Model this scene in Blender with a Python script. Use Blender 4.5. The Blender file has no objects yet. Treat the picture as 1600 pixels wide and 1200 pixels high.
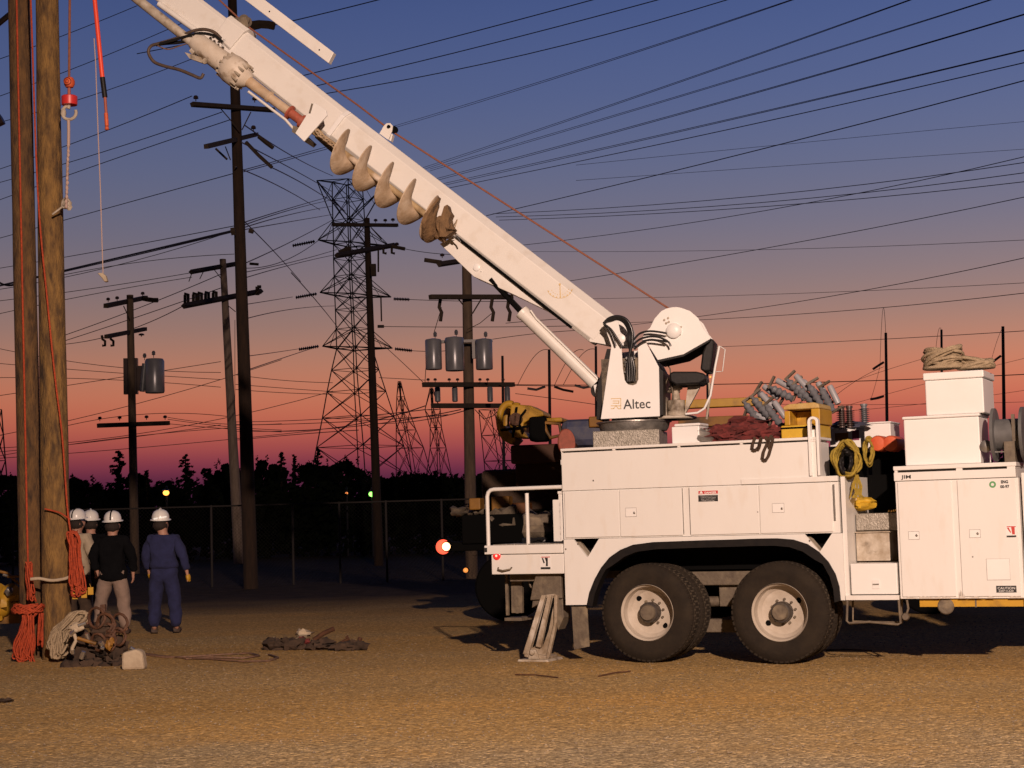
import bpy, bmesh, math, random
from mathutils import Vector, Matrix, noise
rnd = random.Random(7)
SC = bpy.context.scene
COL = SC.collection
# ------------------------------------------------------------------ camera
F = 2600.0; PITCH = math.atan((813-600)/F); ROLL = -0.028; CH = 1.53
cd = bpy.data.cameras.new('camera'); cam = bpy.data.objects.new('camera', cd); COL.objects.link(cam)
RC = Matrix.Rotation(math.pi/2+PITCH, 3, 'X') @ Matrix.Rotation(ROLL, 3, 'Z')
cam.matrix_world = Matrix.Translation((0, 0, CH)) @ RC.to_4x4()
cd.sensor_width = 36; cd.lens = 36*F/1600; cd.clip_start = 0.1; cd.clip_end = 8000
SC.camera = cam
# ------------------------------------------------------------------ world: dusk sky, glow low in the west (+Y)
def s2l(c): return tuple(((x/255)/12.92 if x/255 <= .04045 else ((x/255+.055)/1.055)**2.4) for x in c)
W = bpy.data.worlds.new('World'); SC.world = W; W.use_nodes = True
nt = W.node_tree; N = nt.nodes; L = nt.links; N.clear()
tc = N.new('ShaderNodeTexCoord'); sp = N.new('ShaderNodeSeparateXYZ'); L.new(tc.outputs['Generated'], sp.inputs[0])
mr = N.new('ShaderNodeMapRange'); mr.inputs[1].default_value = 0.0; mr.inputs[2].default_value = 0.42
L.new(sp.outputs['Z'], mr.inputs[0])
cr = N.new('ShaderNodeValToRGB'); L.new(mr.outputs[0], cr.inputs[0]); cr.color_ramp.interpolation = 'B_SPLINE'
SKY = [(0.0, (44, 22, 48)), (.016, (58, 28, 56)), (.026, (86, 38, 64)), (.035, (122, 52, 74)), (.046, (162, 74, 76)), (.060, (194, 100, 80)), (.078, (203, 122, 93)),
       (.098, (184, 128, 106)), (.118, (158, 124, 114)), (.143, (136, 119, 123)), (.172, (116, 112, 130)), (.208, (99, 106, 137)), (.25, (85, 98, 140)), (.31, (68, 86, 136)), (.40, (50, 67, 118))]
el = cr.color_ramp.elements
while len(el) < len(SKY): el.new(0.5)
for e, (p, c) in zip(el, SKY):
    e.position = p/0.42; e.color = (*s2l(c), 1)
up = N.new('ShaderNodeMapRange'); up.inputs[1].default_value = .3; up.inputs[2].default_value = .9; up.inputs[3].default_value = 1.0; up.inputs[4].default_value = .16
L.new(sp.outputs['Z'], up.inputs[0])
bk = N.new('ShaderNodeMapRange'); bk.inputs[1].default_value = -.6; bk.inputs[2].default_value = .8; bk.inputs[3].default_value = .07; bk.inputs[4].default_value = 1.0
L.new(sp.outputs['Y'], bk.inputs[0])
mm = N.new('ShaderNodeMath'); mm.operation = 'MULTIPLY'; L.new(up.outputs[0], mm.inputs[0]); L.new(bk.outputs[0], mm.inputs[1])
ew = N.new('ShaderNodeMapRange'); ew.inputs[1].default_value = -.32; ew.inputs[2].default_value = .32; ew.inputs[3].default_value = .86; ew.inputs[4].default_value = 1.08
L.new(sp.outputs['X'], ew.inputs[0]); m2 = N.new('ShaderNodeMath'); m2.operation = 'MULTIPLY'; L.new(mm.outputs[0], m2.inputs[0]); L.new(ew.outputs[0], m2.inputs[1])
bg = N.new('ShaderNodeBackground'); L.new(cr.outputs[0], bg.inputs[0]); L.new(m2.outputs[0], bg.inputs[1])
wo = N.new('ShaderNodeOutputWorld'); L.new(bg.outputs[0], wo.inputs[0])
# ------------------------------------------------------------------ the yard's floodlight (behind the photographer, on a mast)
ld = bpy.data.lights.new('floodlight', 'SPOT'); lo = bpy.data.objects.new('floodlight', ld); COL.objects.link(lo)
ld.energy = 39000; ld.color = (1.0, .72, .575); ld.shadow_soft_size = .22; ld.spot_size = math.radians(52); ld.spot_blend = .85
lo.location = (3.6, -8, 9.6)
lo.rotation_euler = (Vector((1.0, 17.5, 3.7))-Vector(lo.location)).to_track_quat('-Z', 'Y').to_euler()
SC.view_settings.view_transform = 'Standard'; SC.view_settings.look = 'None'; SC.view_settings.exposure = 0; SC.view_settings.gamma = 1
SC.cycles.use_denoising = True
# ------------------------------------------------------------------ geometry helpers
def ray(px, py): return RC @ Vector(((px-800)/F, -(py-600)/F, -1))
EYE = Vector((0, 0, CH))
def P(px, py, d):
    r = ray(px, py); return EYE + r*(d/r.y)
class Frame:
    """a vertical working plane: u to the right along it, v into the picture, z up"""
    def __init__(s, O, deg):
        a = math.radians(deg); s.O = Vector(O)
        s.M = Matrix.Translation(s.O) @ Matrix.Rotation(-a, 4, 'Z')
        s.U = Vector((math.cos(a), -math.sin(a), 0)); s.V = Vector((math.sin(a), math.cos(a), 0))
    def at(s, px, py, v=0.0):
        r = ray(px, py); t = ((s.O + s.V*v - EYE) @ s.V)/(r @ s.V); p = EYE + r*t - s.O
        return Vector((p @ s.U, v, p.z))
    def uz(s, pts, v=0.0):
        return [((q := s.at(x, y, v)).x, q.z) for x, y in pts]
I4 = Matrix.Identity(4)
class MB:
    def __init__(s): s.v = []; s.f = []
    def add(s, vs, fs):
        o = len(s.v); s.v += [Vector(a) for a in vs]; s.f += [tuple(o+i for i in f) for f in fs]; return s
    def box(s, a, b):
        x0, y0, z0 = a; x1, y1, z1 = b
        return s.add([(x0,y0,z0),(x1,y0,z0),(x1,y1,z0),(x0,y1,z0),(x0,y0,z1),(x1,y0,z1),(x1,y1,z1),(x0,y1,z1)],
                     [(0,1,2,3),(4,5,6,7),(0,1,5,4),(1,2,6,5),(2,3,7,6),(3,0,4,7)])
    def prism(s, poly, v0, v1):          # polygon in (u,z) pushed through v0..v1
        n = len(poly); vs = [(u, v0, z) for u, z in poly]+[(u, v1, z) for u, z in poly]
        return s.add(vs, [tuple(range(n)), tuple(range(2*n-1, n-1, -1))]+[(i, (i+1) % n, n+(i+1) % n, n+i) for i in range(n)])
    def tube(s, pts, r, n=8, closed=False, r1=None):
        pts = [Vector(p) for p in pts]; m = len(pts); o = len(s.v); prev = None
        for i, p in enumerate(pts):
            if closed: d = pts[(i+1) % m]-pts[i-1]
            else: d = pts[min(i+1, m-1)]-pts[max(i-1, 0)]
            if d.length < 1e-9: d = Vector((0, 0, 1))
            d.normalize()
            if prev is None:
                a = d.orthogonal().normalized()
            else:
                a = prev-d*(prev @ d)
                a = a.normalized() if a.length > 1e-6 else d.orthogonal().normalized()
            prev = a; b = d.cross(a); rr = r if r1 is None else r+(r1-r)*i/(m-1)
            for k in range(n):
                t = 2*math.pi*k/n; s.v.append(p+a*(rr*math.cos(t))+b*(rr*math.sin(t)))
        for i in range(m if closed else m-1):
            j = (i+1) % m
            for k in range(n):
                k2 = (k+1) % n; s.f.append((o+i*n+k, o+i*n+k2, o+j*n+k2, o+j*n+k))
        if not closed:
            s.f.append(tuple(o+k for k in range(n))); s.f.append(tuple(o+(m-1)*n+k for k in range(n-1, -1, -1)))
        return s
    def cyl(s, p0, p1, r0, r1=None, n=16): return s.tube([p0, p1], r0, n, r1=r0 if r1 is None else r1)
    def lathe(s, prof, O, A, n=32, caps=True):  # prof [(r,h)] round axis A through O
        O = Vector(O); A = Vector(A).normalized(); a = A.orthogonal().normalized(); b = A.cross(a); o = len(s.v); m = len(prof)
        for r, h in prof:
            for k in range(n):
                t = 2*math.pi*k/n; s.v.append(O+A*h+a*(r*math.cos(t))+b*(r*math.sin(t)))
        for i in range(m-1):
            for k in range(n):
                k2 = (k+1) % n; s.f.append((o+i*n+k, o+i*n+k2, o+(i+1)*n+k2, o+(i+1)*n+k))
        if caps:
            s.f.append(tuple(o+k for k in range(n))); s.f.append(tuple(o+(m-1)*n+k for k in range(n-1, -1, -1)))
        return s
    def blob(s, c, rad, amp=.15, seed=0, n=12, fr=2.0):
        c = Vector(c); o = len(s.v); m = n//2+1
        for i in range(m+1):
            th = math.pi*i/m
            for k in range(n):
                ph = 2*math.pi*k/n; d = Vector((math.sin(th)*math.cos(ph), math.sin(th)*math.sin(ph), math.cos(th)))
                w = 1+amp*noise.noise(d*fr+Vector((seed*3.1, seed*1.7, 0)))*2
                s.v.append(c+Vector((d.x*rad[0], d.y*rad[1], d.z*rad[2]))*w)
        for i in range(m):
            for k in range(n):
                k2 = (k+1) % n; s.f.append((o+i*n+k, o+i*n+k2, o+(i+1)*n+k2, o+(i+1)*n+k))
        return s
    def build(s, name, mat, parent=None, M=I4, smooth=None, bevel=0, label=None):
        root = parent
        W = Matrix(M)
        vs = [W @ a for a in s.v]
        o = bpy.data.objects.new(name, bpy.data.meshes.new(name)); COL.objects.link(o)
        if parent:
            inv = WM[parent.name].inverted(); vs = [inv @ a for a in vs]
            o.parent = parent; WM[o.name] = WM[parent.name]
        else:
            x = [a.x for a in vs]; y = [a.y for a in vs]; z = [a.z for a in vs]
            b = Vector(((min(x)+max(x))/2, (min(y)+max(y))/2, min(z))); o.location = b; vs = [a-b for a in vs]
            WM[o.name] = Matrix.Translation(b)
        me = o.data; me.from_pydata([tuple(a) for a in vs], [], s.f)
        bm = bmesh.new(); bm.from_mesh(me); bmesh.ops.remove_doubles(bm, verts=bm.verts, dist=1e-6)
        bmesh.ops.recalc_face_normals(bm, faces=bm.faces)
        bm.to_mesh(me); bm.free()
        if smooth is not None:
            me.polygons.foreach_set('use_smooth', [True]*len(me.polygons)); me.set_sharp_from_angle(angle=math.radians(smooth))
        if bevel:
            md = o.modifiers.new('bevel', 'BEVEL'); md.width = bevel; md.segments = 2; md.limit_method = 'ANGLE'; md.angle_limit = math.radians(40)
        me.materials.append(mat)
        if label: o['label'] = label
        return o
WM = {}
def tag(o, label, cat, group=None, kind=None):
    if label: o['label'] = label
    if cat: o['category'] = cat
    if group: o['group'] = group
    if kind: o['kind'] = kind
    return o
def thing(name, label, cat, M, group=None):
    o = bpy.data.objects.new(name, None); COL.objects.link(o); o.matrix_world = M; WM[o.name] = Matrix(M)
    o.empty_display_size = .2
    return tag(o, label, cat, group)
def copy_tree(o, M, label):
    c = o.copy(); COL.objects.link(c); c.matrix_world = M; WM[c.name] = Matrix(M); c['label'] = label
    for ch in list(o.children):
        d = ch.copy(); COL.objects.link(d); d.parent = c
        for g in list(ch.children):
            e = g.copy(); COL.objects.link(e); e.parent = d
    return c
# ------------------------------------------------------------------ materials
def mat(name, c, rough=.6, metal=0, c2=None, scale=6, amt=.5, bump=0, bscale=40, det=6, emit=None, es=0, spec=None, stretch=None, c3=None, s3=2):
    m = bpy.data.materials.new(name); m.use_nodes = True; t = m.node_tree; n = t.nodes; l = t.links; b = n['Principled BSDF']
    b.inputs['Base Color'].default_value = (*c, 1); b.inputs['Roughness'].default_value = rough; b.inputs['Metallic'].default_value = metal
    if spec is not None: b.inputs['Specular IOR Level'].default_value = spec
    co = n.new('ShaderNodeTexCoord'); vec = co.outputs['Object']
    if stretch:
        mp = n.new('ShaderNodeMapping'); mp.inputs['Scale'].default_value = stretch; l.new(vec, mp.inputs[0]); vec = mp.outputs[0]
    if c2:
        no = n.new('ShaderNodeTexNoise'); no.inputs['Scale'].default_value = scale; no.inputs['Detail'].default_value = det; no.inputs['Roughness'].default_value = .65; l.new(vec, no.inputs[0])
        rp = n.new('ShaderNodeValToRGB'); rp.color_ramp.elements[0].position = .5-.25*(1-amt)-.05; rp.color_ramp.elements[1].position = .5+.22*(1-amt)+.1
        rp.color_ramp.elements[0].color = (*c, 1); rp.color_ramp.elements[1].color = (*c2, 1); l.new(no.outputs['Fac'], rp.inputs[0]); outc = rp.outputs[0]
        if c3:
            n3 = n.new('ShaderNodeTexNoise'); n3.inputs['Scale'].default_value = s3; n3.inputs['Detail'].default_value = 8; l.new(vec, n3.inputs[0])
            r3 = n.new('ShaderNodeValToRGB'); r3.color_ramp.elements[0].position = .55; r3.color_ramp.elements[1].position = .72; l.new(n3.outputs['Fac'], r3.inputs[0])
            mx = n.new('ShaderNodeMix'); mx.data_type = 'RGBA'; l.new(r3.outputs[0], mx.inputs[0]); l.new(outc, mx.inputs[6]); mx.inputs[7].default_value = (*c3, 1); outc = mx.outputs[2]
        l.new(outc, b.inputs['Base Color'])
    if bump:
        nb = n.new('ShaderNodeTexNoise'); nb.inputs['Scale'].default_value = bscale; nb.inputs['Detail'].default_value = 4; l.new(vec, nb.inputs[0])
        bp = n.new('ShaderNodeBump'); bp.inputs['Strength'].default_value = bump; bp.inputs['Distance'].default_value = .02; l.new(nb.outputs['Fac'], bp.inputs['Height']); l.new(bp.outputs[0], b.inputs['Normal'])
    if emit:
        b.inputs['Emission Color'].default_value = (*emit, 1); b.inputs['Emission Strength'].default_value = es
    return m
M = {}
M['white'] = mat('white_paint', (.75,.74,.71), .38, c2=(.70,.685,.65), scale=1.7, amt=.2, bump=.03, bscale=9, c3=(.70,.67,.62), s3=9, stretch=(1,1,.35))
M['white2'] = mat('white_box_plastic', (.80,.79,.77), .38, c2=(.74,.73,.70), scale=2.2, amt=.2, bump=.02, bscale=5)
M['boom'] = mat('cream_paint', (.74,.72,.68), .40, c2=(.68,.65,.60), scale=1.5, amt=.2, bump=.02, bscale=8, c3=(.66,.62,.56), s3=6)
M['dirty'] = mat('dirty_white_paint', (.55,.50,.42), .6, c2=(.24,.18,.11), scale=7, amt=.3, bump=.15, bscale=30, c3=(.10,.07,.04), s3=6)
M['grime'] = mat('grimy_steel', (.16,.13,.09), .7, c2=(.08,.06,.045), scale=9, bump=.3, bscale=30, c3=(.25,.20,.13), s3=5)
M['tread'] = mat('diamond_plate', (.40,.37,.32), .5, .4, c2=(.22,.20,.16), scale=14, amt=.4, bump=.6, bscale=55)
M['steel'] = mat('bare_steel', (.42,.40,.37), .38, .7, c2=(.22,.20,.18), scale=10, bump=.1)
M['silver'] = mat('bright_metal', (.7,.69,.66), .25, .9)
M['mud'] = mat('muddy_steel', (.58,.46,.33), .75, .1, c2=(.30,.20,.11), scale=7, amt=.4, bump=.3, bscale=22, c3=(.60,.50,.38), s3=5)
M['mudd'] = mat('caked_clay', (.22,.13,.06), .9, 0, c2=(.10,.06,.03), scale=12, bump=.8, bscale=30)
M['rust'] = mat('red_coupling', (.42,.10,.06), .6, c2=(.25,.07,.04), scale=12)
M['black'] = mat('black_rubber', (.007,.0065,.007), .5, c2=(.014,.012,.011), scale=12, bump=.05, spec=.25)
M['hose'] = mat('hydraulic_hose', (.012,.012,.013), .28)
M['hose2'] = mat('weathered_hose', (.20,.11,.07), .7, c2=(.08,.05,.03), scale=20)
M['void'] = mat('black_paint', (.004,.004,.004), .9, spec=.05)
M['tyre'] = mat('tyre_rubber', (.015,.011,.008), .9, c2=(.030,.022,.014), scale=5, amt=.4, bump=.2, bscale=30, spec=.25)
M['tyred'] = mat('dusty_tread', (.085,.064,.040), .95, c2=(.05,.038,.026), scale=8, bump=.3)
M['rim'] = mat('rim_paint', (.52,.47,.40), .55, c2=(.36,.30,.23), scale=5, amt=.3)
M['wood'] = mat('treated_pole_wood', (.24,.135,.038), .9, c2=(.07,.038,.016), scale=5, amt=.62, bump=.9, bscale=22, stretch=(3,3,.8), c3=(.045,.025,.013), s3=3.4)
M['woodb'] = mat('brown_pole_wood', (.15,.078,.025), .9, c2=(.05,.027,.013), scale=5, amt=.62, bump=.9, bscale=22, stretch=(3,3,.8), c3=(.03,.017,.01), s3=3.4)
M['woodd'] = mat('dark_creosote_wood', (.045,.024,.014), .95, c2=(.018,.011,.008), scale=4, bump=.5, bscale=12, stretch=(3,3,.5))
M['woodg'] = mat('grey_weathered_wood', (.17,.115,.075), .9, c2=(.08,.055,.04), scale=4, bump=.5, bscale=12, stretch=(3,3,.5))
M['woodp'] = mat('pale_weathered_wood', (.42,.32,.25), .9, c2=(.22,.16,.12), scale=4, bump=.5, bscale=12, stretch=(3,3,.5))
M['arm'] = mat('crossarm_wood', (.03,.02,.014), .9, c2=(.06,.04,.025), scale=4)
M['porc'] = mat('brown_porcelain', (.07,.045,.04), .35)
M['porcg'] = mat('grey_porcelain', (.17,.175,.19), .4, c2=(.10,.105,.12), scale=6)
M['trafo'] = mat('transformer_grey', (.30,.30,.32), .3, .3, c2=(.22,.22,.24), scale=3)
M['wire'] = mat('wire_black', (.02,.02,.025), .6)
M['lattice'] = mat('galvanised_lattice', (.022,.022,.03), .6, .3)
M['orange'] = mat('orange_rope', (.46,.062,.014), .8, c2=(.24,.03,.009), scale=30, bump=.4, bscale=80)
M['tan'] = mat('tan_rope', (.40,.31,.20), .85, c2=(.24,.18,.11), scale=20, bump=.6, bscale=70)
M['yrope'] = mat('yellow_rope', (.38,.27,.03), .8, c2=(.2,.14,.02), scale=25, bump=.4, bscale=70)
M['winch'] = mat('winch_line', (.26,.095,.055), .85, c2=(.16,.06,.035), scale=40)
M['pale'] = mat('pale_chain_line', (.42,.30,.25), .7)
M['yellow'] = mat('yellow_paint', (.52,.30,.02), .5, c2=(.42,.22,.015), scale=5, amt=.3, c3=(.25,.13,.02), s3=4)
M['yelb'] = mat('bright_yellow', (.62,.40,.03), .55, c2=(.5,.3,.02), scale=6)
M['ydull'] = mat('old_yellow', (.30,.14,.015), .6, c2=(.16,.07,.01), scale=3, c3=(.06,.035,.01), s3=3)
M['redcl'] = mat('red_canvas', (.19,.032,.028), .95, c2=(.07,.014,.014), scale=9, bump=.8, bscale=16)
M['red'] = mat('red_plastic', (.55,.03,.03), .4)
M['redo'] = mat('orange_red_plastic', (.62,.12,.035), .6, c2=(.45,.06,.02), scale=6)
M['leather'] = mat('brown_leather', (.12,.05,.022), .7, c2=(.05,.022,.012), scale=12, bump=.5, bscale=40)
M['dcanvas'] = mat('dark_canvas', (.035,.022,.014), .95, c2=(.075,.045,.028), scale=8, bump=.6, bscale=20)
M['ccanvas'] = mat('cream_canvas', (.46,.38,.27), .9, c2=(.33,.26,.18), scale=6, bump=.5, bscale=20)
M['blue'] = mat('blue_coverall', (.020,.024,.085), .95, c2=(.010,.012,.045), scale=7, bump=.8, bscale=12)
M['bcloth'] = mat('black_jacket', (.003,.003,.004), .95, spec=.1, c2=(.006,.006,.007), scale=7, bump=.6, bscale=14)
M['khaki'] = mat('khaki_cloth', (.30,.215,.17), .95, c2=(.20,.145,.115), scale=6, bump=.7, bscale=12)
M['skin'] = mat('skin', (.42,.22,.15), .6)
M['helmet'] = mat('helmet_white', (.78,.76,.72), .28)
M['tape_glow'] = mat('reflective_tape', (.95,.95,.93), .2, emit=(1,.95,.85), es=.35)  # tape given a glow of its own in place of light it throws back
M['hair'] = mat('dark_hair', (.022,.013,.009), .8, bump=.6, bscale=90)
M['boot'] = mat('boot_leather', (.05,.03,.02), .7)
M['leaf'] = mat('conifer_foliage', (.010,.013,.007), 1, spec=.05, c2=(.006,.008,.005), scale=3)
M['sign_red'] = mat('sign_red', (.5,.03,.03), .5)
M['ink'] = mat('black_lettering', (.02,.02,.02), .5)
M['inky'] = mat('gold_emblem', (.62,.45,.20), .5)
M['inkr'] = mat('red_lettering', (.5,.05,.04), .5)
M['inkg'] = mat('green_emblem', (.10,.30,.12), .5)
M['signw'] = mat('sign_white', (.75,.74,.72), .5)
M['seam'] = mat('seam_shadow_gap', (.06,.05,.04), .8)
M['bluem'] = mat('blue_metal_junk', (.04,.05,.11), .6, c2=(.09,.09,.12), scale=9)
# ------------------------------------------------------------------ setting: ground, gravel, far hills
def gz(x, y):
    if y > 60 or y < 2: return 0
    return .010*noise.noise(Vector((x*.7, y*.7, 0)))+.010*noise.noise(Vector((x*.25, y*1.3, 4)))
ys = []; y = -40.0
while y < 4500:
    ys.append(y); y += .45 if 6 < y < 34 else (1.5 if y < 80 else y*.12 if y > 0 else 4)
g = MB(); nx = 150; vs = []
for yy in ys:
    hw = 30+max(yy, 0)*.9
    for j in range(nx+1):
        x = (j/nx-.5)*2*hw; vs.append((x, yy, gz(x, yy)))
fs = [(i*(nx+1)+j, i*(nx+1)+j+1, (i+1)*(nx+1)+j+1, (i+1)*(nx+1)+j) for i in range(len(ys)-1) for j in range(nx)]
gm = bpy.data.materials.new('gravel_ground'); gm.use_nodes = True; t = gm.node_tree; n = t.nodes; l = t.links; b = n['Principled BSDF']; b.inputs['Roughness'].default_value = .95; b.inputs['Specular IOR Level'].default_value = .15
geo = n.new('ShaderNodeNewGeometry')
def nz(scale, det=6, rough=.6, vec=None):
    a = n.new('ShaderNodeTexNoise'); a.inputs['Scale'].default_value = scale; a.inputs['Detail'].default_value = det; a.inputs['Roughness'].default_value = rough; l.new(vec or geo.outputs['Position'], a.inputs[0]); return a.outputs['Fac']
def ramp(fac, stops):
    r = n.new('ShaderNodeValToRGB'); e = r.color_ramp.elements
    while len(e) < len(stops): e.new(.5)
    for q, (p, c) in zip(e, stops): q.position = p; q.color = (*c, 1)
    l.new(fac, r.inputs[0]); return r.outputs[0]
def mix(f, a, bb, mode='MIX'):
    x = n.new('ShaderNodeMix'); x.data_type = 'RGBA'; x.blend_type = mode
    (l.new(f, x.inputs[0]) if not isinstance(f, float) else setattr(x.inputs[0], 'default_value', f)); l.new(a, x.inputs[6]); l.new(bb, x.inputs[7]); return x.outputs[2]
mpg = n.new('ShaderNodeMapping'); mpg.inputs['Scale'].default_value = (.35, 1, 1); l.new(geo.outputs['Position'], mpg.inputs[0])
dirt = ramp(nz(.55, 5, .6, mpg.outputs[0]), [(.36, (.35,.215,.075)), (.50, (.40,.26,.11)), (.66, (.47,.285,.10))])
grv = ramp(nz(38, 3, .7), [(.32, (.12,.08,.045)), (.46, (.34,.245,.14)), (.60, (.46,.35,.21)), (.74, (.62,.52,.38))])
vo = n.new('ShaderNodeTexVoronoi'); vo.inputs['Scale'].default_value = 36; l.new(geo.outputs['Position'], vo.inputs['Vector']); sv = n.new('ShaderNodeSeparateColor'); l.new(vo.outputs['Color'], sv.inputs[0])
grain = ramp(sv.outputs[0], [(0, (.42,.42,.42)), (.5, (.85,.85,.85)), (.8, (1.1,1.1,1.08)), (1.0, (1.9,1.85,1.75))])
pat = ramp(nz(.4, 4, .6, mpg.outputs[0]), [(.40, (.35,)*3), (.62, (.85,)*3)])
ca = mix(pat, dirt, grv)
sm = ramp(nz(16, 5, .75), [(.3, (.55,)*3), (.7, (1.25,)*3)])
ca = mix(1.0, ca, sm, 'MULTIPLY'); ca = mix(.6, ca, grain, 'MULTIPLY'); ca = mix(1.0, ca, ramp(nz(.1), [(0, (1.30,1.23,.93)), (1, (1.36,1.25,.92))]), 'MULTIPLY')
sx0 = n.new('ShaderNodeSeparateXYZ'); l.new(geo.outputs['Position'], sx0.inputs[0]); a0 = n.new('ShaderNodeMath'); a0.operation = 'MULTIPLY_ADD'; l.new(nz(.7), a0.inputs[0]); a0.inputs[1].default_value = -5; l.new(sx0.outputs['Y'], a0.inputs[2])
m0 = n.new('ShaderNodeMapRange'); m0.inputs[1].default_value = 7.4; m0.inputs[2].default_value = 10.2; m0.inputs[3].default_value = .75; m0.inputs[4].default_value = 0; l.new(a0.outputs[0], m0.inputs[0])
gy = mix(1.0, grain, ramp(nz(3), [(0, (.34,.29,.19)), (1, (.40,.335,.225))]), 'MULTIPLY'); ca = mix(m0.outputs[0], ca, gy)
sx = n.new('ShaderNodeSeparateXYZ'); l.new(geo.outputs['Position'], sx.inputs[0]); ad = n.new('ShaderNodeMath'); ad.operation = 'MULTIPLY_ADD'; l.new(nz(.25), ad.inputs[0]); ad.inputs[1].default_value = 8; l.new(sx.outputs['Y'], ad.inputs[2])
mf = n.new('ShaderNodeMapRange'); mf.inputs[1].default_value = 32; mf.inputs[2].default_value = 40; l.new(ad.outputs[0], mf.inputs[0]); far_falloff = ramp(nz(2.0), [(.35, (.03,.02,.013)), (.65, (.07,.045,.028))]); ca = mix(mf.outputs[0], ca, far_falloff); l.new(ca, b.inputs['Base Color'])  # ground colour darkened with distance, painting in the floodlight's falloff
bp = n.new('ShaderNodeBump'); bp.inputs['Strength'].default_value = .7; bp.inputs['Distance'].default_value = .03; hh_ = n.new('ShaderNodeMath'); hh_.operation = 'MULTIPLY_ADD'; l.new(vo.outputs['Distance'], hh_.inputs[0]); hh_.inputs[1].default_value = -.6; l.new(nz(9, 5, .7), hh_.inputs[2]); l.new(hh_.outputs[0], bp.inputs['Height']); l.new(bp.outputs[0], b.inputs['Normal'])
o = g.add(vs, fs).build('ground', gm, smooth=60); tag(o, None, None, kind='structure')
M['peb'] = mat('gravel_stone', (.16,.12,.075), .9, c2=(.36,.29,.20), scale=9, amt=.3, det=2)
def pebbles():
    s = MB(); base = [(1,0,0),(-1,0,0),(0,1,0),(0,-1,0),(0,0,1),(0,0,-1)]; fc = [(0,2,4),(2,1,4),(1,3,4),(3,0,4),(2,0,5),(1,2,5),(3,1,5),(0,3,5)]
    r = random.Random(3); vs = []; fs = []
    for i in range(26000):
        y = 8.6+15*(r.random()**1.5); x = (r.random()-.5)*2*(.335*y+.6)
        a = (.0035+.0075*r.random()**4)*(1+.012*y); z = gz(x, y)+a*.25; c, sn = math.cos(i), math.sin(i); o = len(vs)
        k = [1+.4*(r.random()-.5) for _ in range(3)]
        for bx, by, bz in base:
            vs.append((x+(bx*c*k[0]-by*sn*k[1])*a, y+(bx*sn*k[0]+by*c*k[1])*a, z+bz*a*.6*k[2]))
        fs += [tuple(o+q for q in f) for f in fc]
    me = bpy.data.meshes.new('gravel'); me.from_pydata(vs, [], fs); me.materials.append(M['peb'])
    o = bpy.data.objects.new('gravel', me); COL.objects.link(o); tag(o, 'loose pale gravel stones strewn over the yard ground', 'gravel', kind='stuff')
pebbles()
M['hill'] = mat('far_hill', (.03,.045,.09), 1)
hb = MB(); hv = []
for i in range(81):
    x = -1600+3600*i/80; h = 26+42*max(0, noise.noise(Vector((i*.13, 2, 0)))+.25); hv += [(x, 3000, h), (x, 3000-160, 0), (x, 3400, 0)]
hb.add(hv, [(3*i+a, 3*i+3+a, 3*i+3+bq, 3*i+bq) for i in range(80) for a, bq in ((0, 1), (0, 2))])
tag(hb.build('hills', M['hill']), None, None, kind='structure')
# ------------------------------------------------------------------ text
def text_mb(txt, h, depth=.002, bold=0):
    cu = bpy.data.curves.new('t', 'FONT'); cu.body = txt; cu.size = h/.72; cu.offset = bold; cu.extrude = depth/2; cu.resolution_u = 3
    ob = bpy.data.objects.new('t', cu); COL.objects.link(ob); dg = bpy.context.evaluated_depsgraph_get(); me = ob.evaluated_get(dg).to_mesh()
    vs = [v.co.copy() for v in me.vertices]; fs = [tuple(p.vertices) for p in me.polygons]
    bpy.data.objects.remove(ob); return vs, fs
def text(name, txt, fr, px0, py0, px1, py1, v, m, parent, bold=0):
    """lettering whose box is px0..px1 x py0..py1 (photo) on plane v of frame fr"""
    a = fr.at(px0, py1, v); bq = fr.at(px1, py0, v); vs, fs = text_mb(txt, bq.z-a.z, bold=bold)
    x0 = min(q.x for q in vs); x1 = max(q.x for q in vs); z0 = min(q.y for q in vs); z1 = max(q.y for q in vs)
    sx = (bq.x-a.x)/(x1-x0); sz = (bq.z-a.z)/(z1-z0)
    mb = MB().add([(a.x+(q.x-x0)*sx, v-q.z, a.z+(q.y-z0)*sz) for q in vs], fs); return mb.build(name, m, parent, fr.M)
# ------------------------------------------------------------------ the digger truck, body frame T (v=0: near side of the body)
T = Frame((P(1010, 809, 17.57).x, 17.57, 0), 25)
TR = thing('digger_truck', 'white utility derrick truck with raised boom, auger and double rear wheels, parked side-on', 'truck', T.M)
def tb(m, bx0, bx1): m.box(bx0, bx1); return m
UL, UR, UD, ZT, ZD, ZB, ZS = -.955, 1.90, 2.055, 2.285, 1.826, 1.315, .61
# side body
b = MB(); b.box((UL, 0, ZD+.004), (UR-.05, .5, ZT-.045)); b.box((UL-.003, -.012, ZT-.028), (UR-.02, .5, ZT))
for u0, u1 in ((-.955,-.945),(-.36,-.33),(.37,.40),(1.05,1.08),(1.80,1.85)): b.box((u0, -.006, ZT-.046), (u1, .4, ZT-.026))
b.box((1.05, -.012, ZD+.004), (UD, .5, ZD+.06))
b.build('side_bin', M['white'], TR, T.M, bevel=.006)
b = MB(); b.box((UL+.03, .04, ZT-.044), (UR-.06, .45, ZT-.029)); b.build('bin_slot', M['seam'], TR, T.M)
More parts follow.
